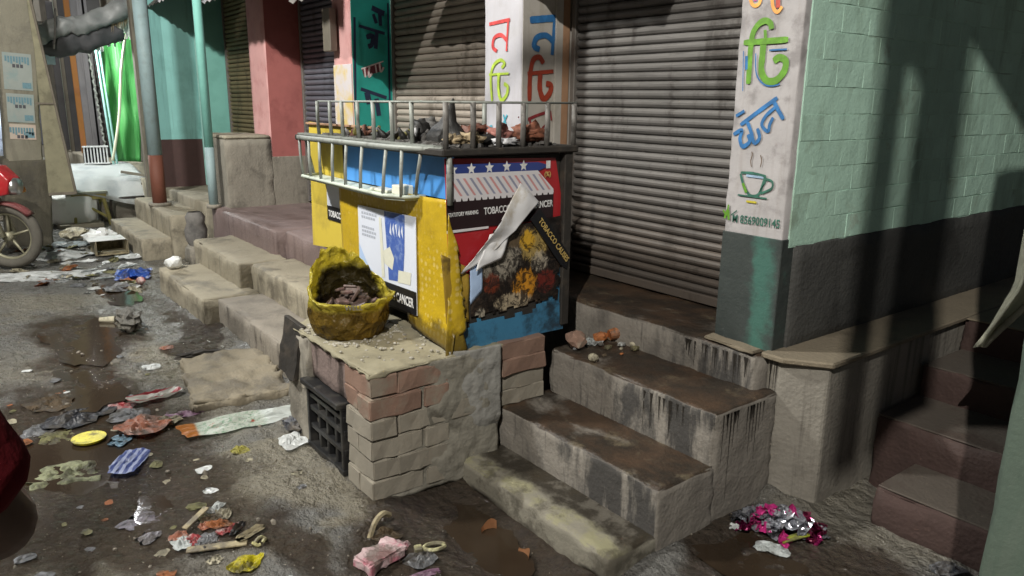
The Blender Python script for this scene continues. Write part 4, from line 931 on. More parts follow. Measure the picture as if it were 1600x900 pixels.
single('burnt_scraps', (bmesh.ops.translate(bm, verts=bm.verts, vec=(3.08, -1.45, -.62)), bm)[1], plain('scraps_burnt', (.09, .06, .05), .5, .7, 30, dirt=(.26, .16, .16), dsc=14), 'burnt scraps heaped inside the melted yellow tub', 'burnt rubbish', (-3.08, 1.45, .62))
# ------------------------------------------------------------------ burnt things on the kiosk roof
def lump(r, seed, sq=(1, 1, .7), amp=.75, sub=3):
    bm = bmesh.new(); bmesh.ops.create_icosphere(bm, subdivisions=sub, radius=r)
    for v in bm.verts:
        p = v.co.normalized(); k = 1 + amp * noise.fractal(p * 2.4 + Vector((seed * 3.1, seed, 0)), .7, 2.1, 5)
        v.co = Vector((v.co.x * sq[0], v.co.y * sq[1], v.co.z * sq[2])) * k
    zmin = min(v.co.z for v in bm.verts)
    for v in bm.verts: v.co.z -= zmin
    return bm
MB = {k: plain('debris_' + k, c, ro, .45, 30, dirt=mul(c, .25), dsc=16, damt=.8, bumps=.8) for k, (c, ro) in dict(black=((.014, .013, .012), .55), pink=((.34, .14, .115), .7), cream=((.36, .28, .17), .8), white=((.6, .6, .62), .6), brown=((.14, .055, .035), .6), orange=((.22, .08, .045), .7), grey=((.10, .095, .09), .7), red=((.35, .06, .03), .7), olive=((.17, .15, .04), .6)).items()}
ZR = 1.418
def rooft(name, bm, m, label, cat, x, y, rot=0, group=None): return single(name, bm, m, label, cat, (x, y, ZR), group, True, (0, 0, rot))
bm = bmesh.new()                                                     # tall scorched black sack with a pointed top
prof = [(0, .12, .07), (.04, .125, .075), (.075, .085, .055), (.10, .045, .035), (.145, .026, .02), (.20, .004, .004)]; rings = []
for z, a_, b_ in prof:
    sh = max(0, z - .08) * .45
    rings.append([bm.verts.new((sh + a_ * math.cos(q) * (1 + .2 * nz2(math.cos(q) * 2, math.sin(q) * 2, z * 9)), b_ * math.sin(q) * (1 + .2 * nz2(math.cos(q) * 2, math.sin(q) * 2, z * 9 + 3)), z)) for q in [2 * math.pi * k / 18 for k in range(18)]])
for A, B in zip(rings, rings[1:]):
    for k in range(18): bm.faces.new((A[k], A[(k + 1) % 18], B[(k + 1) % 18], B[k]))
rooft('scorched_sack', bm, MB['black'], 'pointed scorched black sack standing behind the roof railing corner', 'sack', -2.86, 1.80)
rooft('burnt_lump', lump(.055, 3), MB['brown'], 'reddish brown burnt lump just right of the pointed black sack', 'burnt lump', -2.76, 1.87)
rooft('burnt_lump', lump(.042, 5, (1.2, 1, .6)), MB['cream'], 'cream coloured melted lump at the roof edge under the brown lump', 'burnt lump', -2.665, 1.80)
rooft('burnt_lump', lump(.032, 8, (1, 1.3, .7)), MB['cream'], 'small cream melted lump beside the second side railing bar', 'burnt lump', -2.66, 1.71)
rooft('burnt_bundle', lump(.042, 9, (1, 1.4, .8)), MB['pink'], 'pinkish burnt bundle between the side railing bars', 'burnt bundle', -2.70, 1.97)
rooft('burnt_bundle', lump(.05, 12, (.8, 1.6, .8)), MB['orange'], 'orange brown burnt bundle at the far end of the roof', 'burnt bundle', -2.68, 2.12)
rooft('ash_heap', lump(.038, 15, (.8, 1.7, .45), .6), MB['white'], 'white ash heap on the dark side edge of the roof', 'ash', -2.64, 1.96)
rooft('ash_heap', lump(.05, 18, (1, 1.6, .5), .6), MB['black'], 'black ash heap between the white ash and the pink bundle', 'ash', -2.70, 1.88)
rooft('charred_carton', lump(.05, 22, (1.2, .8, .9), .5), MB['black'], 'charred flaky carton in the middle of the kiosk roof', 'carton', -3.10, 1.80)
rooft('charred_carton', lump(.06, 23, (1.5, .8, .75), .5), MB['grey'], 'grey charred carton behind the fifth front railing bar', 'carton', -3.22, 1.92)
rn = random.Random(11); kinds = ['white', 'black', 'olive', 'grey', 'brown', 'black']
for i in range(26):
    k = kinds[i % 6]; bm = bmesh.new(); tube(bm, [(0, 0, 0), (0, 0, .035), (.003, 0, .05), (.004, 0, .07)], [.014, .016, .009, .007], 8)
    bmesh.ops.transform(bm, matrix=Matrix.Rotation(rn.uniform(-.9, .9), 4, 'X') @ Matrix.Rotation(rn.uniform(-.9, .9), 4, 'Y'), verts=bm.verts)
    zm = min(v.co.z for v in bm.verts); bmesh.ops.translate(bm, verts=bm.verts, vec=(0, 0, -zm))
    single('small_bottle', bm, MB[k], 'small %s sooty bottle lying among the roof debris by the front railing' % k, 'bottle', (rn.uniform(-3.62, -2.95), rn.uniform(1.665, 1.76), ZR), 'bottles strewn on the kiosk roof', True)
bm = bmesh.new()
for i in range(900):
    x, y = rn.uniform(-3.85, -2.62), 1.65 + .6 * rn.random() ** 1.6; s = rn.uniform(.005, .024)
    box(bm, -s, s, -s * .6, s * .6, 0, s * .7, 0, Matrix.Translation((x + 3.2, y - 1.95, 0)) @ Matrix.Rotation(rn.uniform(0, 3), 4, 'Z') @ Matrix.Rotation(rn.uniform(-.6, .6), 4, 'X'))
tag(single('ash_litter', bm, MB['grey'], None, None, (-3.2, 1.95, ZR)), kind='stuff')
"""end part4"""

bm = bmesh.new(); rn = random.Random(58)
for i in range(260):
    a = rn.uniform(0, 6.28); k = rn.random() < .55; x, y = (-3.135 + (.19 + rn.uniform(-.01, .05)) * math.cos(a), 1.425 + (.185 + rn.uniform(-.01, .05)) * math.sin(a)) if k else (rn.uniform(-3.38, -2.59), rn.uniform(1.26, 1.66))
    if not (-3.4 < x < -2.58 and 1.25 < y < 1.66): continue
    s = rn.uniform(.003, .011); bmesh.ops.create_icosphere(bm, subdivisions=1, radius=s, matrix=Matrix.Translation((x, y, .555)) @ Matrix.Diagonal((1, rn.uniform(.6, 1.4), .7, 1)))
part('mortar_crumbs', bm, plain('crumbs_pale', (.38, .36, .31), .9, .5, 60, dirt=(.06, .05, .04), dsc=40), bs_stand, kind='stuff')

# ------------------------------------------------------------------ left end of the street
pl = thing('concrete_pillar', 'leaning grey concrete pillar pasted with faded handbills', 'pillar', (-9.95, .68, 0))
SH = Matrix.Translation((0, .68, 0)) @ Matrix.Rotation(R(-3.6), 4, 'X') @ Matrix.Translation((0, -.68, 0))
def tpart(name, bm, m, par, mat=SH, smooth=False, label=None):
    bmesh.ops.transform(bm, matrix=mat, verts=bm.verts); return part(name, bm, m, par, smooth, label)
tpart('shaft', rb(-10.25, -9.80, .51, .845, -.1, 3.4, r=.02, res=.12, amp=.008), concrete('pillar_grime', (.23, .215, .165), (.10, .09, .07), streakamt=.3, damt=.6), pl, SH, True)
tpart('foot', rb(-10.27, -9.785, .46, .90, -.1, .95, r=.03, res=.08, amp=.012), concrete('pillar_foot_grime', (.10, .09, .065), (.04, .035, .025), streakamt=.4), pl, SH, True)
hb = plain('handbill_faded', (.27, .30, .28), .8, .15, 9, dirt=(.18, .27, .27), dsc=6, damt=.7)
hb2 = plain('handbill_pinkish', (.45, .36, .30), .8, .15, 9, dirt=(.4, .4, .34), dsc=6, damt=.7)
ink = plain('handbill_ink', (.12, .22, .26), .8, .4, 60); ink2 = plain('handbill_dark_ink', (.07, .07, .08), .8, .4, 60)
for i, (z0, z1, m) in enumerate(((1.68, 2.06, hb), (1.34, 1.64, hb), (1.16, 1.32, hb2))):
    bm = bmesh.new(); box(bm, -9.799, -9.795, .535 + .01 * i, .795, z0, z1); q = tpart('handbill', bm, m, pl)
    for k in range(9):
        u = .555 + .025 * k; bm = bmesh.new(); box(bm, -9.794, -9.7925, u, u + .018, z1 - .09 - .012 * (k % 3), z1 - .035); tpart('print_mark', bm, ink, q)
    for k in range(3):
        u = .62 + .035 * k; bm = bmesh.new(); box(bm, -9.794, -9.7925, u, u + .026, z1 - .15, z1 - .115); tpart('print_mark', bm, ink2, q)
    bm = bmesh.new(); box(bm, -9.794, -9.7925, .70, .78, z0 + .02, z0 + .08); tpart('print_block', bm, ink, q)
bd = thing('leaning_board', 'cream wooden board tilted against the handbill pillar', 'board', (-9.72, 1.0, .56))
bm = bmesh.new()
pts = [(.905, .56), (1.165, .565), (1.035, 2.08), (.965, 2.85), (.945, 2.85), (.955, 2.08)]
poly(bm, pts, pX(-9.75), .03, .035); part('panel', bm, M['cream'], bd)
for (a, b, w) in (((1.17, .55), (1.03, 2.08), .014), ((1.03, 2.08), (.955, 2.85), .014)):
    tb = bmesh.new(); tube(tb, [(-9.71, a[0], a[1]), (-9.71, b[0], b[1])], w, 6); part('edge_batten', tb, M['wood_grey'], bd)
bm = bmesh.new(); box(bm, -9.722, -9.705, .90, 1.08, 1.53, 1.55); part('cross_batten', bm, M['wood_grey'], bd)
bm = bmesh.new(); box(bm, -9.72, -9.70, .905, 1.16, .545, .575); part('edge_batten', bm, M['wood_grey'], bd)
# stall awning bundle with thatch
tp = thing('tarp_roll', 'grey tarpaulin roll tied under the edge of a thatched awning', 'tarpaulin', (-10.5, 1.5, 2.3))
bm = bmesh.new(); P = [(-10.5, 1.05, 2.30), (-10.5, 1.25, 2.38), (-10.5, 1.5, 2.42), (-10.5, 1.75, 2.53), (-10.5, 2.1, 2.72)]
tube(bm, smooth_line(P, 7), [.11 + .035 * nz2(i * .5, 2) for i in range(29)], 28)
for v in bm.verts: v.co += Vector((1, .6, 1)) * (.05 * noise.fractal(v.co * 4.0, .8, 2, 4))
part('roll', bm, plain('tarp_grey', (.24, .25, .25), .5, .2, 6, dirt=(.12, .12, .12), dsc=4, damt=.6, bumps=.4, bsc=12), tp, True)
bm = bmesh.new(); P = [(-10.6, 1.10, 2.22), (-10.6, 1.4, 2.22), (-10.6, 1.7, 2.30), (-10.6, 1.95, 2.42)]
tube(bm, smooth_line(P, 7), [.12 + .04 * nz2(i * .5, 6) for i in range(22)], 26)
for v in bm.verts: v.co += Vector((1, .6, 1)) * (.06 * noise.fractal(v.co * 4, .8, 2, 4))
part('underside_roll', bm, plain('tarp_dark', (.06, .06, .065), .7, .4, 6, bumps=.4, bsc=12), tp, True)
tb = bmesh.new(); tube(tb, smooth_line([(-10.42, 1.22, 2.15), (-10.38, 1.25, 2.35), (-10.42, 1.28, 2.6)], 5), .012, 6); part('tie_rope', tb, M['rail_dark'], tp)
bm = bmesh.new(); rn = random.Random(3)
for i in range(420):
    t = rn.random(); y = 1.62 + .50 * t; z = 2.40 + .26 * t + rn.uniform(-.02, .03); x = -10.62 + rn.uniform(-.05, .12); L = rn.uniform(.08, .2)
    a = bm.verts.new((x, y, z)); b = bm.verts.new((x + .006, y + .007, z)); c = bm.verts.new((x + rn.uniform(-.02, .02), y + rn.uniform(-.05, .02), z - L)); bm.faces.new((a, b, c))
part('thatch', bm, plain('thatch_straw', (.36, .29, .17), .9, .5, 30), tp, kind='stuff')
bm = bmesh.new(); rn = random.Random(5)                                  # pale torn strips hanging behind the thatch
for i in range(30):
    t = i / 29; y = 1.72 + .40 * t; z = 2.36 + .20 * t; L = .08 + .16 * rn.random(); x = -10.8 + rn.uniform(-.02, .02)
    box(bm, x - .002, x + .002, y - .012, y + .012, z - L, z + .1)
part('torn_fringe', bm, plain('plastic_fringe_white', (.75, .76, .72), .5), tp, kind='stuff')
aw = thing('street_awning', 'thatched awning roof jutting over the far stalls', 'awning', (-11.5, 1.6, 2.7))
bm = bmesh.new(); box(bm, -14, -10.4, 1.0, 2.6, 3.3, 3.38); part('roof', bm, M['wood_grey'], aw)
gc = thing('green_tarp', 'bright green plastic sheet hanging behind the white stall', 'tarpaulin', (-11.9, 2.15, .75))
def greenm():
    n = N('green_plastic_sheet'); n.bump(n.noise(1, 4, .5, n.scaled((9, 9, .9))), .5, .05)
    return n.done(n.mix(n.noise(1, 5, .6, n.scaled((7, 7, .8))), (.04, .23, .05), (.08, .34, .09)), .45)
part('sheet', wavy([(1.90, 2.42), (2.46, 2.75), (2.30, .72), (1.945, .745)], 24, 30, pX(-11.9), lambda s, t, p: .014 * math.sin(s * 13 + t * 2) * (.4 + t) + .05 * nz2(p.x * 5, p.y * 2)), greenm(), gc, True)
for y in (1.93, 1.975):
    tb = bmesh.new(); tube(tb, [(-11.85, y + .005, .70), (-11.9, y - .055, 2.5)], .016, 8); part('edge_pole', tb, M['pale_teal'], gc)
tb = bmesh.new(); tube(tb, smooth_line([(-11.3, 2.16, 2.42), (-11.3, 2.06, 1.95), (-11.3, 1.98, 1.40), (-11.3, 1.89, 1.0), (-11.3, 1.835, .79)], 6), .017, 8)
bmesh.ops.translate(tb, verts=tb.verts, vec=(11.3, -1.835, -.79))
single('cane_stick', tb, plain('cane_pale', (.80, .82, .62), .5, .1), 'long pale curved cane leaning before the green sheet', 'cane', (-11.3, 1.835, .79), smooth=True)
# far stall row: upright boards and shutters, each on its own
fs = thing('far_stall', 'row of old boarded stalls with an orange post beyond the green sheet', 'stall', (-15, 2.3, 0))
part('plinth', rb(-17.5, -12.15, 1.82, 3.4, -.05, .70, r=.03, res=.2, amp=.02), M['conc_pale'], fs, True)
part('plinth_step', rb(-16.5, -12.1, 1.55, 1.85, -.05, .45, r=.03, res=.2, amp=.02), M['conc'], fs, True)
og = plain('post_orange', (.30, .12, .02), .7, .3, 5, dirt=(.3, .1, .05)); gw = plain('shutter_pale_grey', (.15, .14, .145), .6, .3, 4, streak=((.1, .09, .09), .6)); dk = plain('board_dark', (.035, .032, .032), .8, .5, 4)
for (x, y0, y1, m, z0, nm) in ((-13.2, 2.06, 2.19, dk, .75, 'dark_board'), (-13.6, 1.98, 2.04, gw, .82, 'shutter_strip'), (-13.6, 2.045, 2.10, gw, .82, 'shutter_strip'), (-14.0, 1.945, 2.0, gw, .8, 'shutter_strip'), (-14.4, 1.915, 1.96, og, .8, 'orange_post'), (-15.0, 1.90, 1.955, dk, .75, 'dark_board'), (-15.2, 1.86, 1.95, plain('board_grey_green', (.25, .27, .22), .8, .4, 5), .85, 'grey_board'), (-15.6, 1.80, 1.87, dk, .75, 'dark_board')):
    bm = bmesh.new(); box(bm, x - .03, x, y0 - .02, y1 + .025, .70, 3.2, .006); part(nm, bm, m, fs)
bm = bmesh.new(); box(bm, -17.5, -16.0, 1.9, 3.4, .71, 3.4); box(bm, -16.0, -12.2, 2.35, 3.4, .71, 3.4); part('back_wall', bm, M['conc'], fs)
tb = bmesh.new(); z = .8
ch = []
while z < 2.5: ch.append((-13.1 + .01 * math.sin(z * 60), 2.05 - .05 * (z - .8) + .01 * math.cos(z * 60), z)); z += .03
tube(tb, ch, [.012 + .008 * (i % 2) for i in range(len(ch))], 6); part('chain', tb, M['rail'], fs)
bm = bmesh.new(); box(bm, -.01, .01, -.05, .05, 0, .22, .003)
single('packet_strip', bm, plain('packet_pale_blue', (.5, .66, .76), .3, .3, 20), 'strip of shiny pale blue packets hanging under the tarpaulin roll', 'packets', (-10.62, 1.19, 1.98))
# white stall
ws = thing('white_stall', 'low stall table draped in glossy white plastic beyond the far steps', 'stall', (-11.6, 1.7, 0))
wp = plain('plastic_white', (.80, .82, .82), .3, .06, 4, dirt=(.5, .55, .58), dsc=3, damt=.5, bumps=.15, bsc=6)
bm = bmesh.new(); nv = 26; V = {}
for i in range(nv + 1):
    for j in range(nv + 1):
        u, v = i / nv, j / nv; x = -12.3 + 1.35 * u; y = 1.30 + .95 * v; top = .70 - .22 * max(0, u - .35)
        z = top + .03 * nz2(u * 3, v * 3) - (.42 * ((u - .8) / .2) ** 1.2 if u > .8 else 0) * (.25 + .75 * v) - (.1 * ((v - .9) / .1) if v > .9 else 0)
        V[i, j] = bm.verts.new((x, y + .02 * nz2(u * 5, v * 5, 3), z))
for i in range(nv):
    for j in range(nv): bm.faces.new((V[i, j], V[i + 1, j], V[i + 1, j + 1], V[i, j + 1]))
bmesh.ops.solidify(bm, geom=bm.faces[:], thickness=.006); part('cover', bm, wp, ws, True)
for x, y in ((-12.2, 1.4), (-12.2, 2.15), (-11.15, 1.4), (-11.15, 2.15)):
    bm = bmesh.new(); box(bm, x - .03, x + .03, y - .03, y + .03, -.02, .5); part('leg', bm, M['wood_grey'], ws)
gr = thing('grille_box', 'white barred crate on the plastic covered stall', 'crate', (-11.9, 1.72, .66))
bm = bmesh.new(); box(bm, -12.08, -11.9, 1.60, 1.86, .72, .93); part('back', bm, M['dark'], gr)
for k in range(8):
    y = 1.585 + .04 * k; bm = bmesh.new(); box(bm, -11.895, -11.875, y, y + .016, .72, .95, .002); part('bar', bm, M['white_print'], gr)
for z in (.71, .94):
    bm = bmesh.new(); box(bm, -11.9, -11.87, 1.575, 1.895, z, z + .02, .002); part('rail', bm, M['white_print'], gr)
bm = bmesh.new(); box(bm, -.02, .02, -.24, .24, 0, .035, .003); 
single('grey_plank', bm, M['conc'], 'grey plank edge lying across the white stall beside the barred crate', 'plank', (-11.0, 2.10, .60), rot=(R(-12), 0, 0))
# bench and white sack
bn = thing('yellow_bench', 'small worn yellow bench with splayed legs beside the white sack', 'bench', (-11.1, 1.6, 0)); yb = plain('bench_yellow_wood', (.33, .29, .10), .8, .35, 8, dirt=(.12, .1, .05))
bm = bmesh.new(); box(bm, -11.35, -10.95, 1.20, 1.68, .40, .435, .004); part('seat', bm, plain('bench_top_grey', (.33, .34, .28), .7, .2, 8), bn)
for x, y, dx, dy in ((-11.0, 1.62, .05, .06), (-11.3, 1.62, -.05, .06), (-11.0, 1.30, .05, -.03), (-11.3, 1.30, -.05, -.03)):
    tb = bmesh.new(); tube(tb, [(x, y, .40), (x + dx, y + dy, -.01)], .024, 6); part('leg', tb, yb, bn)
bm = bmesh.new(); box(bm, -11.0, -10.97, 1.26, 1.66, .33, .40, .003); part('apron', bm, yb, bn)
tb = bmesh.new(); tube(tb, [(-10.98, 1.32, .33), (-10.96, 1.64, .10)], .018, 6); part('brace', tb, yb, bn)
def sack(w, d, h, seed):
    bm = bmesh.new(); bmesh.ops.create_icosphere(bm, subdivisions=4, radius=1)
    for v in bm.verts:
        p = v.co; q = Vector([math.copysign(abs(c) ** .45, c) for c in p]); q *= 1 + .09 * noise.fractal(p * 2 + Vector((seed, 0, 0)), 1, 2, 4)
        v.co = Vector((q.x * w / 2, q.y * d / 2, (q.z + 1) * h / 2))
    return bm
single('white_sack', sack(.62, .56, .42, 3), plain('sack_white', (.85, .85, .83), .6, .05, 6, dirt=(.5, .48, .42), dsc=5, damt=.5, bumps=.3, bsc=20), 'plump white sack sitting on the ground under the cream board', 'sack', (-11.25, 1.28, 0), smooth=True)
bm = rb(-.16, .16, -.25, .25, 0, .06, r=.01, res=.06, amp=.004); single('flat_stone', bm, M['conc_pale'], 'flat pale stone the white sack sits on', 'stone', (-11.0, 1.33, -.02))
fm = thing('pipe_frame', 'bent dark metal pipe frame behind the far steps', 'frame', (-11, 1.85, 0)); tb = bmesh.new()
tube(tb, smooth_line([(-11.0, 1.70, -.01), (-11.0, 1.71, .26), (-11.0, 1.76, .315), (-11.0, 2.12, .325)], 5), .018, 8); part('pipe', tb, M['char'], fm, True)
bm = rb(-.2, .2, -.35, .3, 0, .26, r=.02, res=.1, amp=.006); single('low_block', bm, M['conc'], 'low cement block behind the bent pipe frame', 'block', (-11.45, 1.98, 0), smooth=True)
fb = thing('far_building', 'dim plastered building closing the far end of the lane', 'building', (-22, 0, 0))
bm = bmesh.new(); box(bm, -22, -19.5, -6, 8, -.05, 6); part('wall', bm, M['conc'], fb)
for y in (-3, -1.4, 0, 1.2):
    bm = bmesh.new(); box(bm, -19.52, -19.47, y, y + .8, .6, 2.3, .01); w_ = part('shutter', bm, M['slat_blue'], fb)
bm = bmesh.new(); tb = lump(.4, 31, (.7, 1, 1.2), .35)
single('blue_sacks', tb, plain('sacks_blue_white', (.45, .52, .68), .6, .4, 9, dirt=(.06, .09, .2), dsc=9, damt=.9), 'blue and white bundle of sacks seen left of the handbill pillar', 'sacks', (-12.4, .55, .75), smooth=True)
bm = rb(-.4, .4, -.5, .5, 0, .75, r=.02, res=.1, amp=.01); single('stall_box', bm, M['wood_grey'], 'weathered wooden box carrying the blue and white sacks', 'box', (-12.4, .55, 0))
# ------------------------------------------------------------------ motorbike
mb = thing('motorbike', 'dusty red motorbike parked by the handbill pillar, front wheel showing', 'motorbike', (-8.5, .4, 0))
Wc = Vector((-8.50, .425, .315)); fd = Vector((.605, .797, 0)).normalized(); sd_ = Vector((fd.y, -fd.x, 0)); UP = Vector((0, 0, 1))
def bike(a, b, c): return Wc + fd * a + sd_ * b + UP * (c - .315)
def ringtube(bm, cen, rad, r, n=40, k=10):
    P = [cen + (fd * math.cos(2 * math.pi * i / n) + UP * math.sin(2 * math.pi * i / n)) * rad for i in range(n)]; rings = []
    for i in range(n):
        e = (P[i] - cen).normalized(); rings.append([bm.verts.new(P[i] + (e * math.cos(2 * math.pi * j / k) + sd_ * math.sin(2 * math.pi * j / k)) * r) for j in range(k)])
    for i in range(n):
        A, B = rings[i], rings[(i + 1) % n]
        for j in range(k): bm.faces.new((A[j], A[(j + 1) % k], B[(j + 1) % k], B[j]))
    bmesh.ops.recalc_face_normals(bm, faces=bm.faces)
mr = plain('bike_red_paint', (.36, .02, .025), .22, .2, 8, dirt=(.2, .06, .05), dsc=8, damt=.4); mrd = plain('bike_faded_red', (.33, .11, .11), .5, .2, 8, dirt=(.3, .22, .18), damt=.6)
ty = plain('tyre_dusty', (.10, .092, .076), .9, .3, 14, bumps=.5); alloy = plain('alloy_dusty', (.27, .255, .18), .5, .25, 14, metal=.4); chrome = plain('chrome_dull', (.5, .5, .48), .3, .2, 14, metal=.9); blk = plain('bike_black', (.02, .02, .022), .5, .3)
for nm, off in (('wheel', 0), ('wheel', -1.27)):
    cen = bike(off, 0, .315); tb = bmesh.new(); tube(tb, [cen - sd_ * .05, cen + sd_ * .05], .045, 14); wh = part(nm, tb, alloy, mb, True)
    tb = bmesh.new(); ringtube(tb, cen, .265, .048); part('tyre', tb, ty, wh, True)
    tb = bmesh.new(); ringtube(tb, cen, .218, .018); part('rim', tb, alloy, wh, True)
    for q in range(5):
        a = 2 * math.pi * q / 5 + .3; d = fd * math.cos(a) + UP * math.sin(a); tb = bmesh.new(); tube(tb, [cen + d * .03, cen + d * .215], [.016, .009], 7); part('spoke', tb, alloy, wh, True)
for s in (-1, 1):
    tb = bmesh.new(); tube(tb, [bike(0, s * .085, .315), bike(-.10, s * .085, .62), bike(-.22, s * .085, .98)], [.027, .025, .02], 10); part('fork_leg', tb, alloy, mb, True)
bm = bmesh.new(); n = 18; prev = None
for i in range(n + 1):
    a = R(158 - 118 * i / n); c = bike(0, 0, .315) + (fd * math.cos(a) + UP * math.sin(a)) * .335; e = (fd * math.cos(a) + UP * math.sin(a)); r = [bm.verts.new(c + sd_ * (.068 * k) - e * (.03 * abs(k) ** 2)) for k in (-1, -.5, 0, .5, 1)]
    if prev:
        for j in range(4): bm.faces.new((prev[j], prev[j + 1], r[j + 1], r[j]))
    prev = r
bmesh.ops.solidify(bm, geom=bm.faces[:], thickness=.006); part('front_fender', bm, mrd, mb, True)
def hull(pts):
    bm = bmesh.new()
    for p in pts: bm.verts.new(p)
    bmesh.ops.convex_hull(bm, input=bm.verts[:]); bmesh.ops.bevel(bm, geom=bm.edges[:], offset=.014, segments=2, affect='EDGES', profile=.6); bmesh.ops.recalc_face_normals(bm, faces=bm.faces); return bm
part('headlight_cowl', hull([bike(a, b, c) for a, b, c in ((.10, -.10, .72), (.10, .10, .72), (.13, -.09, .86), (.13, .09, .86), (-.10, -.13, .68), (-.10, .13, .68), (-.16, -.12, 1.0), (-.16, .12, 1.0), (.02, -.08, .98), (.02, .08, .98))]), mr, mb, True)
tb = bmesh.new(); tube(tb, [bike(.08, 0, .79), bike(.155, 0, .79)], [.085, .075], 16); part('headlight', tb, chrome, mb, True)
bm = hull([bike(a, b, c) for a, b, c in ((.0, .125, .80), (-.12, .14, .78), (-.10, .135, .93), (.01, .11, .9))]); part('side_decal', bm, plain('decal_orange', (.55, .2, .03), .4), mb)
for s in (-1, 1):
    tb = bmesh.new(); tube(tb, [bike(.0, s * .13, .72), bike(.05, s * .23, .74)], [.02, .035], 8); part('indicator', tb, PAINT['orange'], mb, True)
tb = bmesh.new(); tube(tb, smooth_line([bike(-.38, -.36, 1.02), bike(-.27, -.16, 1.06), bike(-.25, 0, 1.03), bike(-.27, .16, 1.06), bike(-.38, .36, 1.02)], 4), .014, 8); part('handlebar', tb, blk, mb, True)
part('fuel_tank', hull([bike(a, b, c) for a, b, c in ((-.30, -.13, .74), (-.30, .13, .74), (-.33, -.09, .98), (-.33, .09, .98), (-.72, -.10, .72), (-.72, .10, .72), (-.72, -.09, .88), (-.72, .09, .88))]), mr, mb, True)
part('seat', hull([bike(a, b, c) for a, b, c in ((-.70, -.12, .76), (-.70, .12, .76), (-.70, -.10, .84), (-.70, .10, .84), (-1.42, -.10, .84), (-1.42, .10, .84), (-1.42, -.09, .92), (-1.42, .09, .92))]), blk, mb, True)
part('engine', hull([bike(a, b, c) for a, b, c in ((-.40, -.13, .30), (-.40, .13, .30), (-.40, -.10, .62), (-.40, .10, .62), (-.82, -.14, .28), (-.82, .14, .28), (-.80, -.12, .60), (-.80, .12, .60))]), blk, mb, True)
tb = bmesh.new(); tube(tb, smooth_line([bike(-.42, .12, .40), bike(-.45, .16, .25), bike(-.8, .17, .26), bike(-1.45, .17, .36)], 4), [.02] * 9 + [.04] * 4, 8); part('exhaust', tb, chrome, mb, True)
tb = bmesh.new(); tube(tb, [bike(-.25, 0, .95), bike(-.45, 0, .55), bike(-.85, 0, .40), bike(-1.27, .07, .315)], .025, 8); part('frame', tb, blk, mb, True)
"""end part5"""

# ------------------------------------------------------------------ litter
def GH(x, y): return ground_h(x, y)
def crumple(w, d, seed, amp=.03, n=14, edge=.25, curl=0.):
    """a crumpled sheet lying on the ground: squarish ragged outline, creased folds"""
    bm = bmesh.new(); na = max(14, n * 2); nr = max(4, n // 2); S = seed * 1.73
    rows = []
    for j in range(nr + 1):
        t = j / nr; row = []
        for i in range(na):
            a = 2 * math.pi * i / na; c, s = math.cos(a), math.sin(a)
            k = (.55 / max(abs(c), abs(s)) + .45) * (1 + edge * 1.1 * noise.noise(Vector((c * 1.6, s * 1.6, S))) + edge * .5 * noise.noise(Vector((c * 5, s * 5, S + 3))))
            x, y = c * k * t * .5, s * k * t * .5; p = Vector((x * 2.2 + S, y * 2.2, seed * .37))
            z = amp * .62 * (1.25 * abs(noise.noise(p * 1.3)) + .6 * abs(noise.noise(p * 2.9 + Vector((4, 1, 2)))) + .22 * noise.noise(p * 6.5)) * (1.1 - .55 * t) + curl * t ** 3
            row.append(bm.verts.new((x * w, y * d, max(.003, z))))
            if j == 0: break
        rows.append(row)
    for i in range(na): bm.faces.new((rows[0][0], rows[1][i], rows[1][(i + 1) % na]))
    for A, B in zip(rows[1:], rows[2:]):
        for i in range(na): bm.faces.new((A[i], B[i], B[(i + 1) % na], A[(i + 1) % na]))
    bmesh.ops.solidify(bm, geom=bm.faces[:], thickness=.0018); return bm
def lit(name, bm, m, label, cat, x, y, rot=0, dz=0, group=None, z=None):
    return single(name, bm, m, label, cat, (x, y, (GH(x, y) if z is None else z) + dz), group, False, (0, 0, R(rot)))
def dirty(name, c, ro, metal, c2):
    n = N(name); o = n.new('ShaderNodeTexCoord').outputs['Object']
    col = n.mix(n.noise(25, 5), mul(c, .75), mul(c, 1.2)); col = n.mix(n.math('MULTIPLY', n.ramp(n.noise(14, 7, .65), .48, .62), .8), col, c2)
    mud = n.ramp(n.noise(9, 8, .7, n.scaled((1, 1, .6))), .47, .60); col = n.mix(n.math('MULTIPLY', mud, .8), col, (.075, .062, .046))
    col = n.mix(n.math('MULTIPLY', n.ramp(n.noise(60, 4, .7), .6, .7), .5), col, (.04, .034, .026))
    n.bump(n.math('ADD', n.noise(28, 6), n.noise(80, 4)), .4, .008)
    return n.done(col, n.mix(mud, (ro,) * 3, (.55,) * 3), Metallic=n.math('MULTIPLY', n.math('SUBTRACT', 1.0, mud), metal))
def foil(name, c, ro=.25, metal=.0, c2=None, **k): return dirty(name, c, ro, metal, c2 or mul(c, .4))
L = {}
L['sheet'] = plain('sheet_white', (.78, .80, .80), .35, .1, 8, dirt=(.4, .4, .37), dsc=7, damt=.7, bumps=.3, bsc=18)
L['pale'] = foil('sack_pale_green', (.40, .42, .26), .6); L['white'] = foil('plastic_white_litter', (.66, .70, .70), .35, 0, (.45, .48, .47))
L['silver'] = foil('foil_silver', (.50, .52, .57), .22, .8, (.12, .12, .14)); L['magenta'] = foil('foil_magenta', (.42, .03, .15), .25, .3, (.2, .02, .08))
L['maroon'] = foil('foil_maroon', (.16, .02, .05), .3, .2); L['blue'] = foil('bag_blue', (.05, .15, .62), .3, 0, (.03, .09, .40)); L['dark'] = foil('plastic_dark', (.03, .032, .04), .3, 0, (.12, .12, .13))
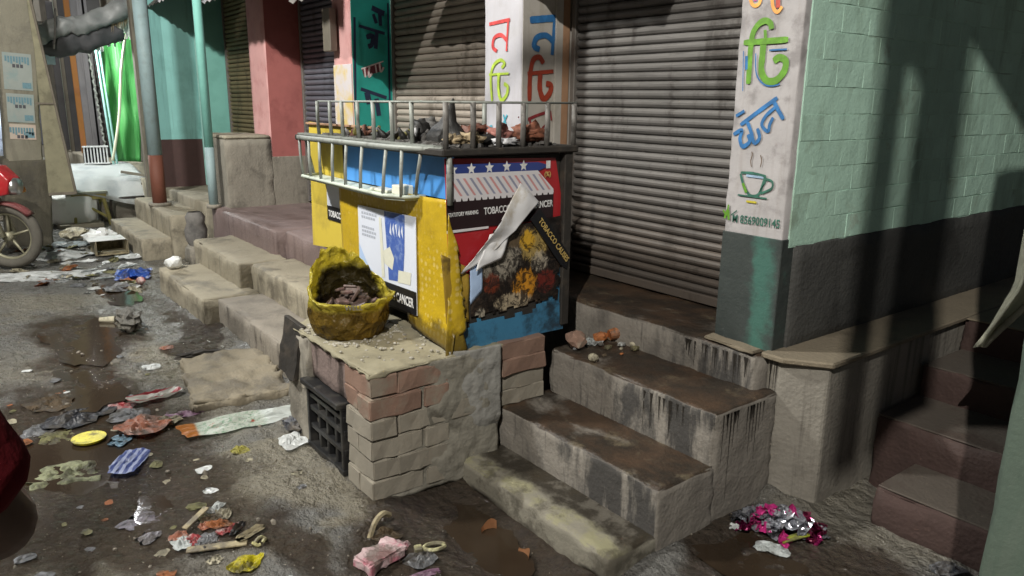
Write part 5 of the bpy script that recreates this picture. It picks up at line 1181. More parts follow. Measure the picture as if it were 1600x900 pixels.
L['grey'] = foil('plastic_grey_clear', (.23, .235, .25), .3, 0, (.12, .12, .12)); L['salmon'] = foil('packet_salmon', (.52, .22, .14), .3, 0, (.42, .28, .24)); L['red'] = foil('packet_red', (.46, .06, .07), .35, 0, (.6, .5, .48))
L['yellow'] = foil('plastic_yellow', (.62, .55, .02), .3, 0, (.48, .42, .02)); L['lime'] = foil('card_lime', (.32, .36, .02), .45, 0, (.2, .24, .02)); L['pink'] = foil('packet_pink', (.50, .37, .38), .45, 0, (.40, .10, .15))
L['lilac'] = foil('packet_lilac', (.36, .22, .32), .3, 0, (.2, .1, .16)); L['brown'] = foil('scrap_brown', (.13, .09, .05), .7); L['card'] = dirty('cardboard_dirty', (.34, .29, .18), .85, 0, (.15, .12, .07))
L['orange'] = foil('scrap_orange', (.42, .15, .05), .6); L['olive'] = foil('scrap_olive', (.24, .23, .10), .6); L['clay'] = plain('clay_shard', (.42, .20, .09), .8, .2, 12, dirt=(.2, .09, .04)); L['cream'] = foil('paper_cream', (.5, .46, .34), .7)
def striped(name, a, b, sc, rot=0):
    n = N(name); w = n.new('ShaderNodeTexWave'); n.put(w.inputs['Vector'], n.scaled((1, 1, 1), n.new('ShaderNodeTexCoord').outputs['Object'], (0, 0, rot))); w.inputs['Scale'].default_value = sc; w.inputs['Distortion'].default_value = 1.5
    n.bump(n.noise(25, 5), .3, .01); return n.done(n.mix(n.ramp(w.outputs['Fac'], .4, .6), a, b), .35)
L['bluestripe'] = striped('packet_blue_white_stripes', (.50, .55, .75), (.09, .13, .38), 9); L['redwhite'] = striped('packet_red_white', (.44, .06, .08), (.6, .6, .56), 5, R(90))
def milkm():
    n = N('bag_white_green_print'); o = n.new('ShaderNodeTexCoord').outputs['Object']; x = n.sep(0, o); k = n.noise(60, 6, .7, o)
    col = n.mix(n.ramp(k, .5, .6), (.62, .66, .60), (.30, .45, .33)); col = n.mix(n.ramp(x, .05, .09), col, (.74, .78, .76)); col = n.mix(n.math('MULTIPLY', n.ramp(n.noise(14, 3, .5, o), .62, .67), n.ramp(x, .06, .02)), col, (.45, .10, .05)); col = n.mix(n.ramp(x, -.24, -.26), col, (.5, .2, .05))
    n.bump(n.noise(22, 5), .4, .012); return n.done(col, .3)
L['milk'] = milkm()
lit('crumpled_bag', (lambda b: b)(crumple(.66, .21, 4, .06, 22, .14, .0)), L['milk'], 'long white plastic bag with faint green print before the brick stand', 'bag', -3.68, 1.09, 92 - 8 + 90 - 90)
lit('crumpled_sack', crumple(.30, .24, 11, .07, 18, .3), L['pale'], 'crumpled pale green sack piece at the near edge of the puddle', 'sack', -3.62, .25, 75)
lit('floating_disc', (lambda b: (tube(b, [(0, 0, 0), (0, 0, .012)], [.072, .078], 22), b)[1])(bmesh.new()), L['yellow'], 'round yellow plastic lid floating in the puddle', 'lid', -3.96, .397, 20, 0, None, -.034)
lit('plastic_scrap', crumple(.26, .30, 21, .06, 16, .3), L['dark'], 'dark plastic scrap half sunk in the puddle behind the yellow lid', 'plastic', -4.28, .40, 30)
lit('plastic_scrap', crumple(.20, .20, 27, .04, 14, .3), L['grey'], 'grey torn plastic at the left rim of the puddle', 'plastic', -4.25, .20, 60)
lit('plastic_scrap', crumple(.16, .18, 29, .035, 14, .3), L['olive'], 'greyish olive scrap left of the yellow lid', 'plastic', -4.10, .28, 60)
lit('plastic_scrap', crumple(.24, .22, 33, .06, 14, .3), L['brown'], 'muddy brown clod of plastic at the far rim of the puddle', 'plastic', -4.55, .29, 10)
lit('food_packet', crumple(.24, .23, 37, .06, 16, .18), L['salmon'], 'salmon coloured empty packet at the right rim of the puddle', 'packet', -3.95, .64, 35, .015)
lit('food_packet', crumple(.13, .25, 41, .035, 16, .15), L['bluestripe'], 'blue and white striped packet hanging into the puddle', 'packet', -3.56, .505, 60, .02)
lit('food_packet', crumple(.27, .11, 43, .04, 16, .15, .03), L['redwhite'], 'red and white packet strip lying beyond the salmon packet', 'packet', -4.29, .77, 95)
lit('food_packet', crumple(.20, .09, 47, .04, 14, .2), L['lilac'], 'lilac wrapper beside the yellowish scrap', 'packet', -4.0, .86, 70)
lit('paper_scrap', crumple(.10, .12, 51, .05, 12, .25), L['cream'], 'small yellowish crumpled scrap touching the salmon packet', 'paper', -3.96, .765, 20)
lit('food_packet', crumple(.16, .10, 53, .05, 12, .3), L['red'], 'dull red crumpled scrap at the back of the puddle litter', 'packet', -4.33, .60, 60)
lit('plastic_scrap', crumple(.2, .17, 57, .05, 12, .3), L['grey'], 'clear greyish plastic film behind the salmon packet', 'plastic', -4.16, .62, 60)
lit('plastic_scrap', crumple(.10, .14, 59, .02, 10, .3), foil('packet_sky_blue', (.24, .40, .52), .3), 'sky blue torn corner of plastic under the salmon packet', 'plastic', -3.86, .52, 60, .01)
lit('yellow_flake', crumple(.085, .08, 61, .035, 10, .2), foil('flake_yellow', (.46, .42, .10), .6), 'small yellow torn flake on the mud below the long white bag', 'scrap', -3.34, .94, 20)
lit('plastic_scrap', crumple(.13, .17, 67, .03, 12, .35), foil('film_lilac_grey', (.36, .34, .40), .2), 'wet lilac grey film pressed in the mud left of the card heap', 'plastic', -2.98, .45, 30)
lit('plastic_scrap', crumple(.08, .10, 68, .02, 10, .35), foil('film_lilac_pale', (.46, .45, .52), .2), 'small pale wet film pressed in the mud below the lilac grey film', 'plastic', -2.84, .44, 30)
# heap with the card strips
bm = bmesh.new(); box(bm, -.105, .105, -.018, .018, 0, .008, .002); lit('card_strip', bm, L['card'], 'long dirty card strip lying flat below the scrap heap', 'card', -2.595, .62, 68, .012)
bm = bmesh.new(); box(bm, -.06, .06, -.014, .012, 0, .006, .001); bmesh.ops.rotate(bm, verts=bm.verts, matrix=Matrix.Rotation(R(-14), 3, 'Y')); lit('card_strip', bm, L['card'], 'short pale stick poking up from the scrap heap', 'card', -2.80, .60, 120, .035)
for i, (x, y, w, d, k, lab) in enumerate(((-2.83, .66, .10, .09, 'olive', 'olive scrap at the top of the card heap'), (-2.80, .70, .07, .10, 'cream', 'cream folded paper at the top right of the card heap'), (-2.75, .625, .06, .05, 'salmon', 'salmon bit in the middle of the card heap'), (-2.72, .665, .06, .09, 'orange', 'orange printed wrapper in the card heap'),
        (-2.675, .69, .06, .10, 'red', 'red edged wrapper at the right of the card heap'), (-2.66, .715, .03, .10, 'dark', 'dark glossy strip along the red edged wrapper'), (-2.70, .56, .06, .07, 'red', 'faded red scrap at the left of the card heap'), (-2.76, .525, .07, .06, 'salmon', 'pinkish crumb of packet left of the short stick'),
        (-2.66, .60, .12, .07, 'grey', 'grey plastic behind the long card strip'), (-2.70, .52, .09, .07, 'white', 'whitish plastic shred at the left end of the card heap'), (-2.86, .69, .05, .09, 'white', 'bluish white shred at the back of the card heap'), (-2.79, .655, .08, .06, 'brown', 'brown wet scrap under the short stick'))):
    lit('scrap', crumple(w, d, 71 + i * 3, .04, 10, .22), L[k], lab, 'scrap', x, y, 30 + 37 * i, .008)
lit('torn_label', crumple(.05, .13, 113, .02, 10, .15), L['card'], 'upright torn beige label right of the card strip', 'card', -2.60, .745, 20, .01)
tb = bmesh.new(); tube(tb, [(math.cos(a) * .015, math.sin(a) * .026, .010 + .006 * math.sin(a * 3)) for a in np.linspace(0, 6.0, 16)], .007, 6); lit('plastic_ring', tb, foil('ring_pale_yellow', (.45, .42, .2), .5), 'pale yellow plastic ring beside the torn label', 'ring', -2.53, .755, 20)
lit('yellow_wrapper', crumple(.10, .12, 121, .05, 14, .2), L['yellow'], 'bright yellow crumpled wrapper near the bottom of the mud', 'wrapper', -2.435, .672, 40, .004)
# pink packet group
bm = rb(-.05, .05, -.085, .085, 0, .045, r=.01, res=.02, amp=.009, fs=20); lit('juice_carton', bm, L['pink'], 'crushed pink and white carton lying at the bottom of the mud', 'carton', -2.19, 1.075, 12, -.002)
lit('pink_wrapper', crumple(.09, .10, 127, .05, 12, .2), L['pink'], 'torn pink wrapper standing behind the crushed carton', 'wrapper', -2.24, 1.165, 30)
tb = bmesh.new(); tube(tb, smooth_line([(0, -.055, .0), (0, -.02, .05), (0, .03, .06), (0, .07, .035)], 4), [.012] * 13, 6)
lit('sandal_strap', tb, L['card'], 'curved tan sandal strap arching over the mud above the pink wrapper', 'strap', -2.375, 1.165, 25)
tb = bmesh.new(); tube(tb, [(math.cos(a) * .040, math.sin(a) * .022, .018) for a in np.linspace(0, 6.1, 18)], .008, 6); box(tb, -.075, -.045, -.016, .016, .004, .03, .004); lit('plastic_buckle', tb, foil('buckle_pale_yellow', (.48, .46, .26), .35), 'pale yellow plastic buckle lying on dark mud by the first step', 'buckle', -2.15, 1.28, 70)
lit('plastic_scrap', crumple(.10, .12, 131, .05, 12, .2), L['grey'], 'grey crushed cup between the pink carton and the buckle', 'plastic', -2.115, 1.205, 10)
lit('plastic_scrap', crumple(.12, .04, 137, .02, 10, .2), L['lilac'], 'thin lilac film at the bottom edge right of the pink carton', 'plastic', -2.03, 1.17, 80)
lit('plastic_scrap', crumple(.1, .1, 139, .05, 12, .3), L['brown'], 'brown leaf like scrap under the sandal strap', 'plastic', -2.33, 1.17, 10)
for (x, y, r, lab, dz) in ((-1.965, 1.53, 30, 'curved clay cup shard standing by the first step', 0), (-2.15, 1.55, 120, 'small clay chip in the dark mud beside the first step', 0)):
    bm = bmesh.new(); n = 8; a0 = [bm.verts.new((.04 * math.cos(t), .04 * math.sin(t), 0)) for t in np.linspace(0, 2.0, n)]; a1 = [bm.verts.new((.048 * math.cos(t), .048 * math.sin(t), .045 + .012 * math.sin(t * 3))) for t in np.linspace(0.1, 1.8, n)]
    for i in range(n - 1): bm.faces.new((a0[i], a0[i + 1], a1[i + 1], a1[i]))
    bmesh.ops.solidify(bm, geom=bm.faces[:], thickness=.006); lit('clay_shard', bm, L['clay'], lab, 'clay shard', x, y, r, .002)
# things on the steps and platform
def onz(name, bm, m, label, cat, x, y, z, rot=0): return single(name, bm, m, label, cat, (x, y, z), None, False, (0, 0, R(rot)))
onz('paper_scrap', crumple(.09, .12, 151, .05, 12, .25), L['white'], 'white torn paper on the top step beside the orange cup', 'paper', -2.53, 2.42, .468, 20)
tb = bmesh.new(); tube(tb, [(0, 0, 0), (0, 0, .06)], [.026, .034], 14); bmesh.ops.rotate(tb, verts=tb.verts, matrix=Matrix.Rotation(R(80), 3, 'Y')); bmesh.ops.translate(tb, verts=tb.verts, vec=(0, 0, .034)); onz('clay_cup', tb, L['orange'], 'orange clay cup lying on the top step', 'cup', -2.50, 2.50, .468, 70)
onz('clay_cup', (lambda b: b)(lump(.03, 41, (1, 1.5, .8), .3, 2)), L['orange'], 'dull broken clay cup between the white paper and the orange cup', 'cup', -2.53, 2.47, .468)
onz('egg_shell', lump(.022, 43, (1.2, 1, .9), .12, 2), L['cream'], 'small egg shell on the lip of the top step', 'egg shell', -2.33, 2.235, .468)
onz('brick_chip', lump(.05, 45, (1.2, 1, .9), .3, 2), M['brick'], 'red brick chip by the corner of the kiosk on the top step', 'brick chip', -2.52, 2.30, .468)
rn = random.Random(21)
for i in range(18):
    k = ['cream', 'brown', 'olive', 'white', 'orange', 'grey'][i % 6]
    onz('crumb', lump(rn.uniform(.008, .02), 50 + i, (1, 1.4, .7), .4, 1), L[k], 'small crumb of burnt rubbish strewn behind the kiosk corner', 'rubbish', rn.uniform(-2.56, -2.30), rn.uniform(2.26, 2.58), .468)['group'] = 'rubbish crumbs by the kiosk corner'
bm = rb(-.13, .13, -.03, .035, 0, .016, r=.005, res=.03, amp=.006); onz('tan_board', bm, M['ledge'], 'tan flake of board on the platform edge before the dark pillar base', 'board', -1.83, 2.555, .619, -3)
# foil heap by the plinth
HF = dict(silver=plain('heap_foil_silver', (.62, .64, .70), .2, .25, 25, dirt=(.2, .2, .24), dsc=20, damt=.7, metal=.7, bumps=.4, bsc=40), magenta=plain('heap_foil_magenta', (.60, .04, .24), .25, .25, 25, dirt=(.3, .02, .1), dsc=20, metal=.3, bumps=.4, bsc=40), maroon=plain('heap_foil_maroon', (.26, .02, .08), .3, .25, 25, metal=.2, bumps=.4, bsc=40))
rn = random.Random(9); fm_ = {}
for k in ('silver', 'magenta', 'maroon'):
    fm_[k] = []
    for s in range(4):
        me = to_mesh('foil_wrapper', crumple(.085, .075, 200 + s * 7 + len(k), .085, 8, .2), False); me.materials.append(HF[k]); fm_[k].append(me)
cx, cy = -1.435, 2.42
for i in range(64):
    a, rr = rn.uniform(0, 6.283), rn.random() ** .7; u, v = rr * math.cos(a), rr * math.sin(a)
    x, y = cx + .17 * u * .75 + .10 * v * -.55, cy + .17 * u * .62 + .10 * v * .85
    k = 'silver' if (u < .35 and v > -.45 and rn.random() < .5) or rn.random() < .2 else ('maroon' if u > .35 and rn.random() < .6 else 'magenta')
    h = .085 * (1 - rr) ** .8 * rn.random() ** .3
    o = bpy.data.objects.new('foil_wrapper', rn.choice(fm_[k])); COL.objects.link(o); o.location = (x, y, GH(x, y) + h + .004); o.rotation_euler = (rn.uniform(-.9, .9), rn.uniform(-.9, .9), rn.uniform(0, 6.28)); s = rn.uniform(.55, 1.1); o.scale = (s, s, s)
    tag(o, {'silver': 'crumpled silver foil wrapper', 'magenta': 'crumpled magenta foil wrapper', 'maroon': 'crumpled dark maroon foil wrapper'}[k] + ' in the heap at the foot of the plinth', 'wrapper', 'foil wrappers heaped at the foot of the plinth')
bm = bmesh.new(); box(bm, -.055, .055, -.016, .016, 0, .006, .001); bmesh.ops.rotate(bm, verts=bm.verts, matrix=Matrix.Rotation(R(-12), 3, 'Y')); lit('lime_card', bm, L['lime'], 'lime green card strip at the front of the foil heap', 'card', -1.355, 2.385, 62, .02)
lit('grey_tissue', crumple(.12, .08, 231, .04, 12, .25), L['white'], 'greyish white tissue below the foil heap', 'tissue', -1.38, 2.28, 30)
lit('white_tissue', crumple(.05, .05, 233, .035, 10, .25), L['sheet'], 'small white tissue at the left end of the foil heap', 'tissue', -1.545, 2.28, 30)
lit('silver_packet', crumple(.13, .07, 237, .05, 12, .2), L['silver'], 'silver packet at the foot of the alley stairs near the green post', 'packet', -.93, 2.68, 60)
# far litter
lit('blue_bag', crumple(.34, .52, 241, .13, 18, .3), L['blue'], 'blue plastic bag dropped before the far steps', 'bag', -7.62, 1.30, 70)
lit('red_cup', lump(.04, 61, (1, 1, .9), .15, 2), L['red'], 'small red and white cup beside the blue bag', 'cup', -7.12, 1.27)
lit('white_cup', (lambda b: (tube(b, [(0, 0, .022), (.11, 0, .022)], [.02, .028], 10), b)[1])(bmesh.new()), L['cream'], 'white paper cup lying in the middle of the lane', 'cup', -6.08, .78, 60)
lit('grey_scrap', crumple(.11, .10, 243, .03, 10, .2), L['sheet'], 'small pale scrap alone on the mud left of the broken slab', 'scrap', -4.84, .87)
lit('pale_scrap', crumple(.07, .09, 245, .03, 10, .2), L['salmon'], 'small pinkish scrap beyond the broken slab', 'scrap', -5.15, 1.03)
lit('mud_clod', lump(.10, 63, (1.6, .8, .7), .5), M['ground'], 'dark mud clod by the white cup', 'clod', -5.75, .92)
lit('mud_clod', lump(.07, 64, (1.9, .5, .35), .5), M['char'], 'black stick like clod on the mud beside the broken slab', 'clod', -4.80, 1.15, 80)
lit('white_sheet', crumple(1.05, .42, 247, .06, 20, .2), L['sheet'], 'white plastic sheet in front of the motorbike wheel', 'sheet', -8.05, .53, 62)
lit('white_sheet', crumple(.6, .5, 249, .08, 16, .25), L['sheet'], 'folded white sheet just behind the motorbike wheel', 'sheet', -8.95, .85, 30)
lit('newspaper', crumple(.45, .35, 251, .05, 14, .25), foil('newsprint_bluish', (.42, .48, .50), .7), 'bluish torn newspaper behind the white sheets', 'newspaper', -9.6, 1.05, 40)
cb = thing('open_carton', 'open empty carton lying among the papers before the far steps', 'carton', (-8.85, 1.27, 0))
bm = bmesh.new(); box(bm, -9.05, -8.68, 1.16, 1.17, 0, .15); box(bm, -9.05, -8.68, 1.46, 1.47, 0, .15); box(bm, -9.05, -9.04, 1.17, 1.46, 0, .15); box(bm, -9.04, -8.68, 1.17, 1.46, .003, .012); part('carton_wall', bm, L['card'], cb)
bm = bmesh.new(); box(bm, -8.99, -8.70, 1.10, 1.45, .155, .163); part('flap', bm, L['sheet'], cb)
lit('paper_flap', crumple(.22, .40, 253, .06, 12, .2), L['sheet'], 'white paper draped down beside the open carton', 'paper', -8.45, 1.50, 20, .02)
lit('white_bundle', lump(.13, 67, (1, 1.3, .7), .3), L['sheet'], 'pale bundle of paper behind the open carton', 'paper', -9.45, 1.32)
lit('white_bundle', lump(.11, 68, (1, 1.4, .6), .3), L['cream'], 'cream bundle of paper near the handbill pillar foot', 'paper', -9.9, 1.12)
rn = random.Random(33)
kinds = [('cream', 'cream'), ('white', 'white'), ('grey', 'grey'), ('olive', 'olive'), ('orange', 'orange brown')]
sm = {k: [] for k, _ in kinds}
for k, _ in kinds:
    for s in range(2):
        me = to_mesh('paper_bit', crumple(.09, .07, 300 + s * 5 + len(k), .03, 6, .25), False); me.materials.append(L['sheet'] if k == 'white' else L[k]); sm[k].append(me)
for i in range(90):
    k, w = kinds[(1, 0, 1, 2, 0, 3, 1, 4)[i % 8]]
    x = rn.uniform(-9.6, -6.9); y = rn.uniform(.45, 1.35) if x < -7.6 else rn.uniform(.75, 1.25)
    o = bpy.data.objects.new('paper_bit', rn.choice(sm[k])); COL.objects.link(o); o.location = (x, y, GH(x, y) + .004); o.rotation_euler = (rn.uniform(-.3, .3), rn.uniform(-.3, .3), rn.uniform(0, 6)); s = rn.uniform(.5, 2.1); o.scale = (s, s, s)
    tag(o, 'small %s scrap of paper trodden in the mud before the far steps' % w, 'scrap', 'paper scraps strewn before the far steps')
for i in range(70):
    k, w = kinds[(i * 2 + i // 5) % 5]
    x, y = rn.uniform(-5.2, -2.1), rn.uniform(-.15, 1.15)
    o = bpy.data.objects.new('trodden_scrap', rn.choice(sm[k])); COL.objects.link(o); o.location = (x, y, GH(x, y) + .002); o.rotation_euler = (0, 0, rn.uniform(0, 6)); s = rn.uniform(.25, .85); o.scale = (s, s, s * .35)
    tag(o, 'tiny flat %s scrap trodden in the wet mud near the puddle' % w, 'scrap', 'tiny scraps trodden in the mud near the puddle')
lit('white_knot', lump(.06, 71, (1, 1.2, .9), .35, 2), L['sheet'], 'white knotted bag on the far corner of the middle steps', 'bag', -6.72, 1.47, 0, 0, None, .19)
lit('black_rag', lump(.06, 72, (1.3, .9, .5), .4), L['dark'], 'black rag at the left foot of the brick stand', 'rag', -3.40, 1.235)
lit('clear_bag', crumple(.16, .13, 261, .06, 12, .25), L['sheet'], 'clear whitish bag beside the black rag', 'bag', -3.27, 1.17)
bm = bmesh.new(); rn = random.Random(77)                                  # gravel and grit pressed in the mud
for i in range(1300):
    x = rn.uniform(-6.0, -1.3); y = rn.uniform(-.1, 1.22) if rn.random() < .8 else rn.uniform(1.2, 2.5)
    if y > 1.2 and (x < -2.45 and x > -3.5 or x < -3.4 and y > 1.34): continue
    if ((x + 3.78) / .6) ** 2 + ((y - .26) / .34) ** 2 < 1: continue
    s = rn.uniform(.0025, .007) * (rn.uniform(1.6, 4) if rn.random() < .07 else 1); z = GH(x, y)
    r = bmesh.ops.create_icosphere(bm, subdivisions=1, radius=s * .6, matrix=Matrix.Translation((x, y, z + s * .2)) @ Matrix.Rotation(rn.uniform(0, 3), 4, 'Z') @ Matrix.Rotation(rn.uniform(0, 3), 4, 'X') @ Matrix.Diagonal((1, rn.uniform(.6, 1.5), .7, 1)))
o = part('grit', bm, plain('grit_stone', (.21, .19, .155), .75, .5, 50, dirt=(.06, .05, .04), dsc=30, damt=.8), None, kind='stuff')
# ------------------------------------------------------------------ right edge: green post and rag
gp = thing('green_post', 'pale green square post at the right edge, close to the viewer', 'post', (-.40, 1.72, 0))
part('shaft', rb(-.50, -.24, 1.61, 1.88, -.05, 3.0, r=.012, res=.07, amp=.004, fs=9), plain('post_green_wash', (.06, .085, .065), .85, .25, 7, dirt=(.045, .055, .045), dsc=5, damt=.6, bumps=.5, streak=((.08, .1, .08), .4)), gp, True)
bm = bmesh.new(); V = {}; n = 16
for i in range(n + 1):
    for j in range(n + 1):
        s, t = i / n, j / n; wd = .16 * (1 - .75 * max(0, t - .62) / .38)
        V[i, j] = bm.verts.new((-.93 + (s - .5) * wd * .6 - .13 * max(0, t - .6) / .4 + .02 * math.sin(s * 12), (s - .5) * wd * .5 + 3.0 + .015 * math.cos(s * 12), 1.36 - .62 * t + .02 * nz2(s * 4, t * 4)))
for i in range(n):
    for j in range(n): bm.faces.new((V[i, j], V[i + 1, j], V[i + 1, j + 1], V[i, j + 1]))
bmesh.ops.solidify(bm, geom=bm.faces[:], thickness=.004); bmesh.ops.translate(bm, verts=bm.verts, vec=(.93, -3, -1.2))
hp = thing('wooden_rail_post', 'wooden rail post behind the green post carrying the rag', 'post', (-.80, 3.05, 0))
tb = bmesh.new(); tube(tb, [(-.80, 3.06, .30), (-.80, 3.06, 1.5)], .04, 10); part('shaft', tb, M['wood_grey'], hp, True)
tb = bmesh.new(); tube(tb, [(-.96, 3.03, 1.25), (-.62, 3.07, 1.27)], .018, 8); part('crossbar', tb, M['wood_grey'], hp, True)
single('hanging_rag', bm, plain('rag_white', (.52, .52, .42), .85, .2, 10, dirt=(.25, .25, .2), dsc=9, damt=.6, bumps=.3), 'dirty white rag hanging beside the green post', 'rag', (-.93, 3.0, 1.2), smooth=True)

# ------------------------------------------------------------------ the bystander at the left edge
pe = thing('person', 'person in a dark red shirt at the left edge, one bent arm in view', 'person', (-1.20, -.35, 0))
def skin_body(name, pts, edges, radii, m, par, sub=2, label=None):
    me = bpy.data.meshes.new(name); off = wloc(par); me.from_pydata([tuple(Vector(p) - off) for p in pts], edges, [])
    o = bpy.data.objects.new(name, me); COL.objects.link(o); o.parent = par
    md = o.modifiers.new('skin', 'SKIN'); md.use_smooth_shade = True
    for i, r in enumerate(radii): me.skin_vertices[0].data[i].radius = r if isinstance(r, tuple) else (r, r)
    me.skin_vertices[0].data[0].use_root = True
    s = o.modifiers.new('sub', 'SUBSURF'); s.levels = sub; s.render_levels = sub
    me.materials.append(m); WORLD[o.name] = off; return o
F2 = Vector((-.797, .605, 0)); R2 = Vector((.605, .797, 0)); B0 = Vector((-1.20, -.35, 0))
def bp(r, f_, z): return B0 + R2 * r + F2 * f_ + UP * z
skin_m = plain('skin_brown', (.085, .042, .026), .55, .12, 20, bumps=.1)
shirt_m = plain('shirt_dark_red', (.085, .006, .009), 1.0, .35, 9, bumps=1.8, bsc=11, Specular_IOR_Level=.1); trouser_m = plain('trousers_dark', (.03, .032, .04), .85, .2, 12)
elb = bp(.368, .10, 1.045); wri = bp(.12, .32, 1.16)
pts = [bp(0, 0, .93), bp(0, .0, 1.12), bp(0, .01, 1.32), bp(0, .01, 1.44), bp(0, .03, 1.50), bp(0, .05, 1.58), bp(0, .06, 1.68),
       bp(.19, .0, 1.40), bp(.30, .05, 1.23), elb, wri, bp(.08, .37, 1.17), bp(-.17, 0, 1.40), bp(-.24, .02, 1.16), bp(-.26, .08, .94), bp(-.25, .10, .86),
       bp(.09, 0, .88), bp(.10, .02, .50), bp(.10, 0, .08), bp(.10, .14, .04), bp(-.09, 0, .88), bp(-.10, .02, .50), bp(-.10, 0, .08), bp(-.10, .14, .04)]
ed = [(0, 1), (1, 2), (2, 3), (3, 4), (4, 5), (5, 6), (3, 7), (7, 8), (8, 9), (9, 10), (10, 11), (3, 12), (12, 13), (13, 14), (14, 15), (0, 16), (16, 17), (17, 18), (18, 19), (0, 20), (20, 21), (21, 22), (22, 23)]
rad = [.115, .105, .11, .065, .05, .085, .075, .05, .052, .052, .028, .038, .06, .048, .034, .036, .085, .06, .045, .035, .085, .06, .045, .035]
skin_body('body', pts, ed, rad, skin_m, pe)
for sgn, root, d0 in ((1, bp(.08, .37, 1.17), F2 * .6 - R2 * .5 + UP * .1), (-1, bp(-.25, .10, .86), -UP + F2 * .15)):
    d0 = d0.normalized(); sd2 = d0.cross(UP if abs(d0.z) < .8 else F2).normalized()
    for k in range(4):
        b = root + sd2 * (k - 1.5) * .019 + d0 * .035; Lf = (.068, .078, .074, .058)[k]
        skin_body('finger', [b - d0 * .02, b + d0 * Lf * .5, b + d0 * Lf * .8 + F2 * .012, b + d0 * Lf + F2 * .03], [(0, 1), (1, 2), (2, 3)], [.010, .009, .008, .007], skin_m, pe, 1)
    skin_body('thumb', [root + sd2 * .02, root + sd2 * .045 + d0 * .025, root + sd2 * .045 + d0 * .055], [(0, 1), (1, 2)], [.012, .010, .008], skin_m, pe, 1)
skin_body('shirt', [bp(0, 0, .90), bp(0, .0, 1.12), bp(0, .01, 1.32), bp(0, .01, 1.45), bp(.19, 0, 1.405), bp(.295, .045, 1.25), bp(.372, .09, 1.105), bp(-.17, 0, 1.405), bp(-.235, .02, 1.18)], [(0, 1), (1, 2), (2, 3), (3, 4), (4, 5), (5, 6), (3, 7), (7, 8)], [.165, .155, .17, .10, .09, .085, .08, .08, .07], shirt_m, pe)
skin_body('trousers', [bp(0, 0, .95), bp(.09, 0, .86), bp(.10, .02, .50), bp(.10, 0, .10), bp(-.09, 0, .86), bp(-.10, .02, .50), bp(-.10, 0, .10)], [(0, 1), (1, 2), (2, 3), (0, 4), (4, 5), (5, 6)], [.15, .105, .08, .065, .105, .08, .065], trouser_m, pe)
fold = bpy.data.textures.new('cloth_folds', 'CLOUDS'); fold.noise_scale = .09
for q in pe.children:
    if q.name.startswith(('shirt', 'trousers')):
        md = q.modifiers.new('folds', 'DISPLACE'); md.texture = fold; md.strength = .035; md.mid_level = .5; md.texture_coords = 'GLOBAL'
bm = bmesh.new(); bmesh.ops.create_icosphere(bm, subdivisions=3, radius=1)
for v in bm.verts:
    v.co = bp(0, .045, 1.665) + Vector((v.co.x * .098, v.co.y * .098, v.co.z * .115)) * (1 + .03 * noise.noise(v.co * 6))
bmesh.ops.delete(bm, geom=[v for v in bm.verts if (v.co - bp(0, .045, 1.665)).dot(F2) > .05 and v.co.z < 1.72 or v.co.z < 1.60], context='VERTS'); part('hair', bm, blk, pe, True)
for s in (-1, 1):
    tb = lump(.012, 80 + s, (1, 1, 1), .05, 2); bmesh.ops.translate(tb, verts=tb.verts, vec=bp(s * .032, .13, 1.635)); part('eye', tb, M['white_print'], pe, True)
    tb = lump(.028, 84 + s, (.5, 1, 1.3), .1, 2); bmesh.ops.translate(tb, verts=tb.verts, vec=bp(s * .088, .05, 1.60)); part('ear', tb, skin_m, pe, True)
tb = bmesh.new(); tube(tb, [bp(0, .135, 1.655), bp(0, .162, 1.61), bp(0, .135, 1.60)], [.009, .016, .010], 7); part('nose', tb, skin_m, pe, True)
tb = bmesh.new(); tube(tb, [bp(-.026, .133, 1.57), bp(0, .143, 1.567), bp(.026, .133, 1.57)], [.004, .008, .004], 7); part('mouth', tb, plain('lips', (.16, .06, .05), .5), pe, True)

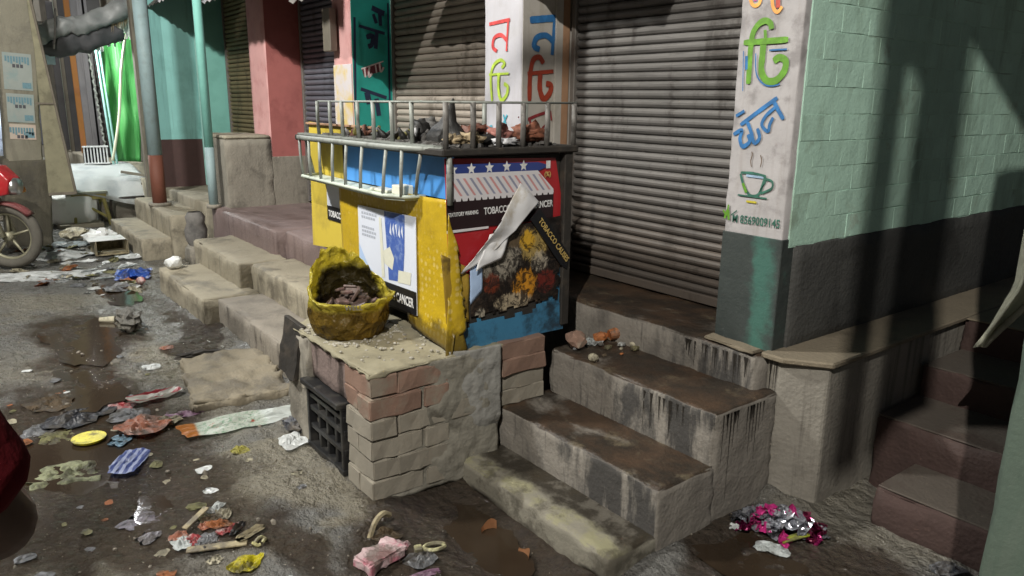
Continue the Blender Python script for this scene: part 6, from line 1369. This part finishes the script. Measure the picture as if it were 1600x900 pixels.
# ------------------------------------------------------------------ street lamps and an added unseen frame that shades the mint wall
def street_lamp(label, base, head, target, power, color, spot=None, rad=.12, blend=.6):
    t = thing('street_lamp', label, 'street lamp', base, None)
    b = Vector(base); h = Vector(head)
    tb = bmesh.new(); tube(tb, [b, (b.x, b.y, h.z + .15)], [.06, .045], 12); part('pole', tb, M['wood_grey'], t, True)
    tb = bmesh.new(); tube(tb, [(b.x, b.y, h.z + .12), (h.x, h.y, h.z + .14)], .025, 8); part('arm', tb, M['wood_grey'], t, True)
    bm = bmesh.new(); box(bm, h.x - .16, h.x + .16, h.y - .16, h.y + .16, h.z + .13, h.z + .19, .01); part('lamp_head', bm, M['tin'], t)
    ld = bpy.data.lights.new('lamp_light', 'SPOT' if spot else 'POINT'); ld.energy = power; ld.color = color; ld.shadow_soft_size = rad
    if spot: ld.spot_size = R(spot); ld.spot_blend = blend
    lo = bpy.data.objects.new('lamp_light', ld); COL.objects.link(lo); lo.parent = t; lo.location = h - b
    lo.rotation_euler = (Vector(target) - h).to_track_quat('-Z', 'Y').to_euler()
"""lamps"""
street_lamp('street lamp on a pole behind the viewer', (1.7, -2.6, 0), (.87, -1.8, 5.0), (-2.2, 2.4, .8), 1500, (1, .955, .87), None, .021)
street_lamp('street lamp beside the lane left of the viewer', (-4.6, -2.6, 0), (-5.0, -1.3, 4.7), (-6, 2.4, .6), 1350, (1, .985, .92), None, .22)
street_lamp('street lamp at the far stalls', (-14.6, .2, 0), (-11.5, 1.25, 2.33), (-12, 2, .6), 210, (.95, 1, .97), None, .06)
street_lamp('tall street lamp further down the lane', (-15.2, 1.9, 0), (-14.4, 1.75, 6.4), (-4, .5, 0), 1000, (.95, .97, 1), None, .22)
sp_ = thing('shade_frame', 'unseen pole frame with a torn tarpaulin, added to shade the mint wall', 'stall', (-.1, -.2, 0))
for x, y in ((0, -1.35), (.3, 1.05)):
    tb = bmesh.new(); tube(tb, [(x, y, -.02), (x, y, 4.5)], .04, 10); part('pole', tb, M['wood_tan'], sp_, True)
tb = bmesh.new(); tube(tb, [(0, -1.35, 4.36), (0, -.3, 4.35), (0, .6, 4.35), (.3, 1.05, 4.37)], .012, 8); part('rope', tb, M['wood_tan'], sp_, True)
for nm, P in (('shade_sheet', [(-.10, 3.92), (-.02, 3.88), (.04, 3.89), (.16, 3.95), (.17, 3.953), (.432, 3.817), (.64, 3.71), (.64, 4.352), (-.10, 4.352)]), ('shade_strip', [(-.078, 3.15), (.004, 3.15), (.004, 4.1), (-.078, 4.1)]), ('shade_strip', [(.036, 3.15), (.238, 3.15), (.205, 4.1), (.04, 4.1)])):  # added outlines, shaped to throw shadow bands on the side wall
    bm = bmesh.new(); poly(bm, P, pX(0 if nm == 'shade_sheet' else -.004), 0, .003); part(nm, bm, M['tin'], sp_)
"""end"""
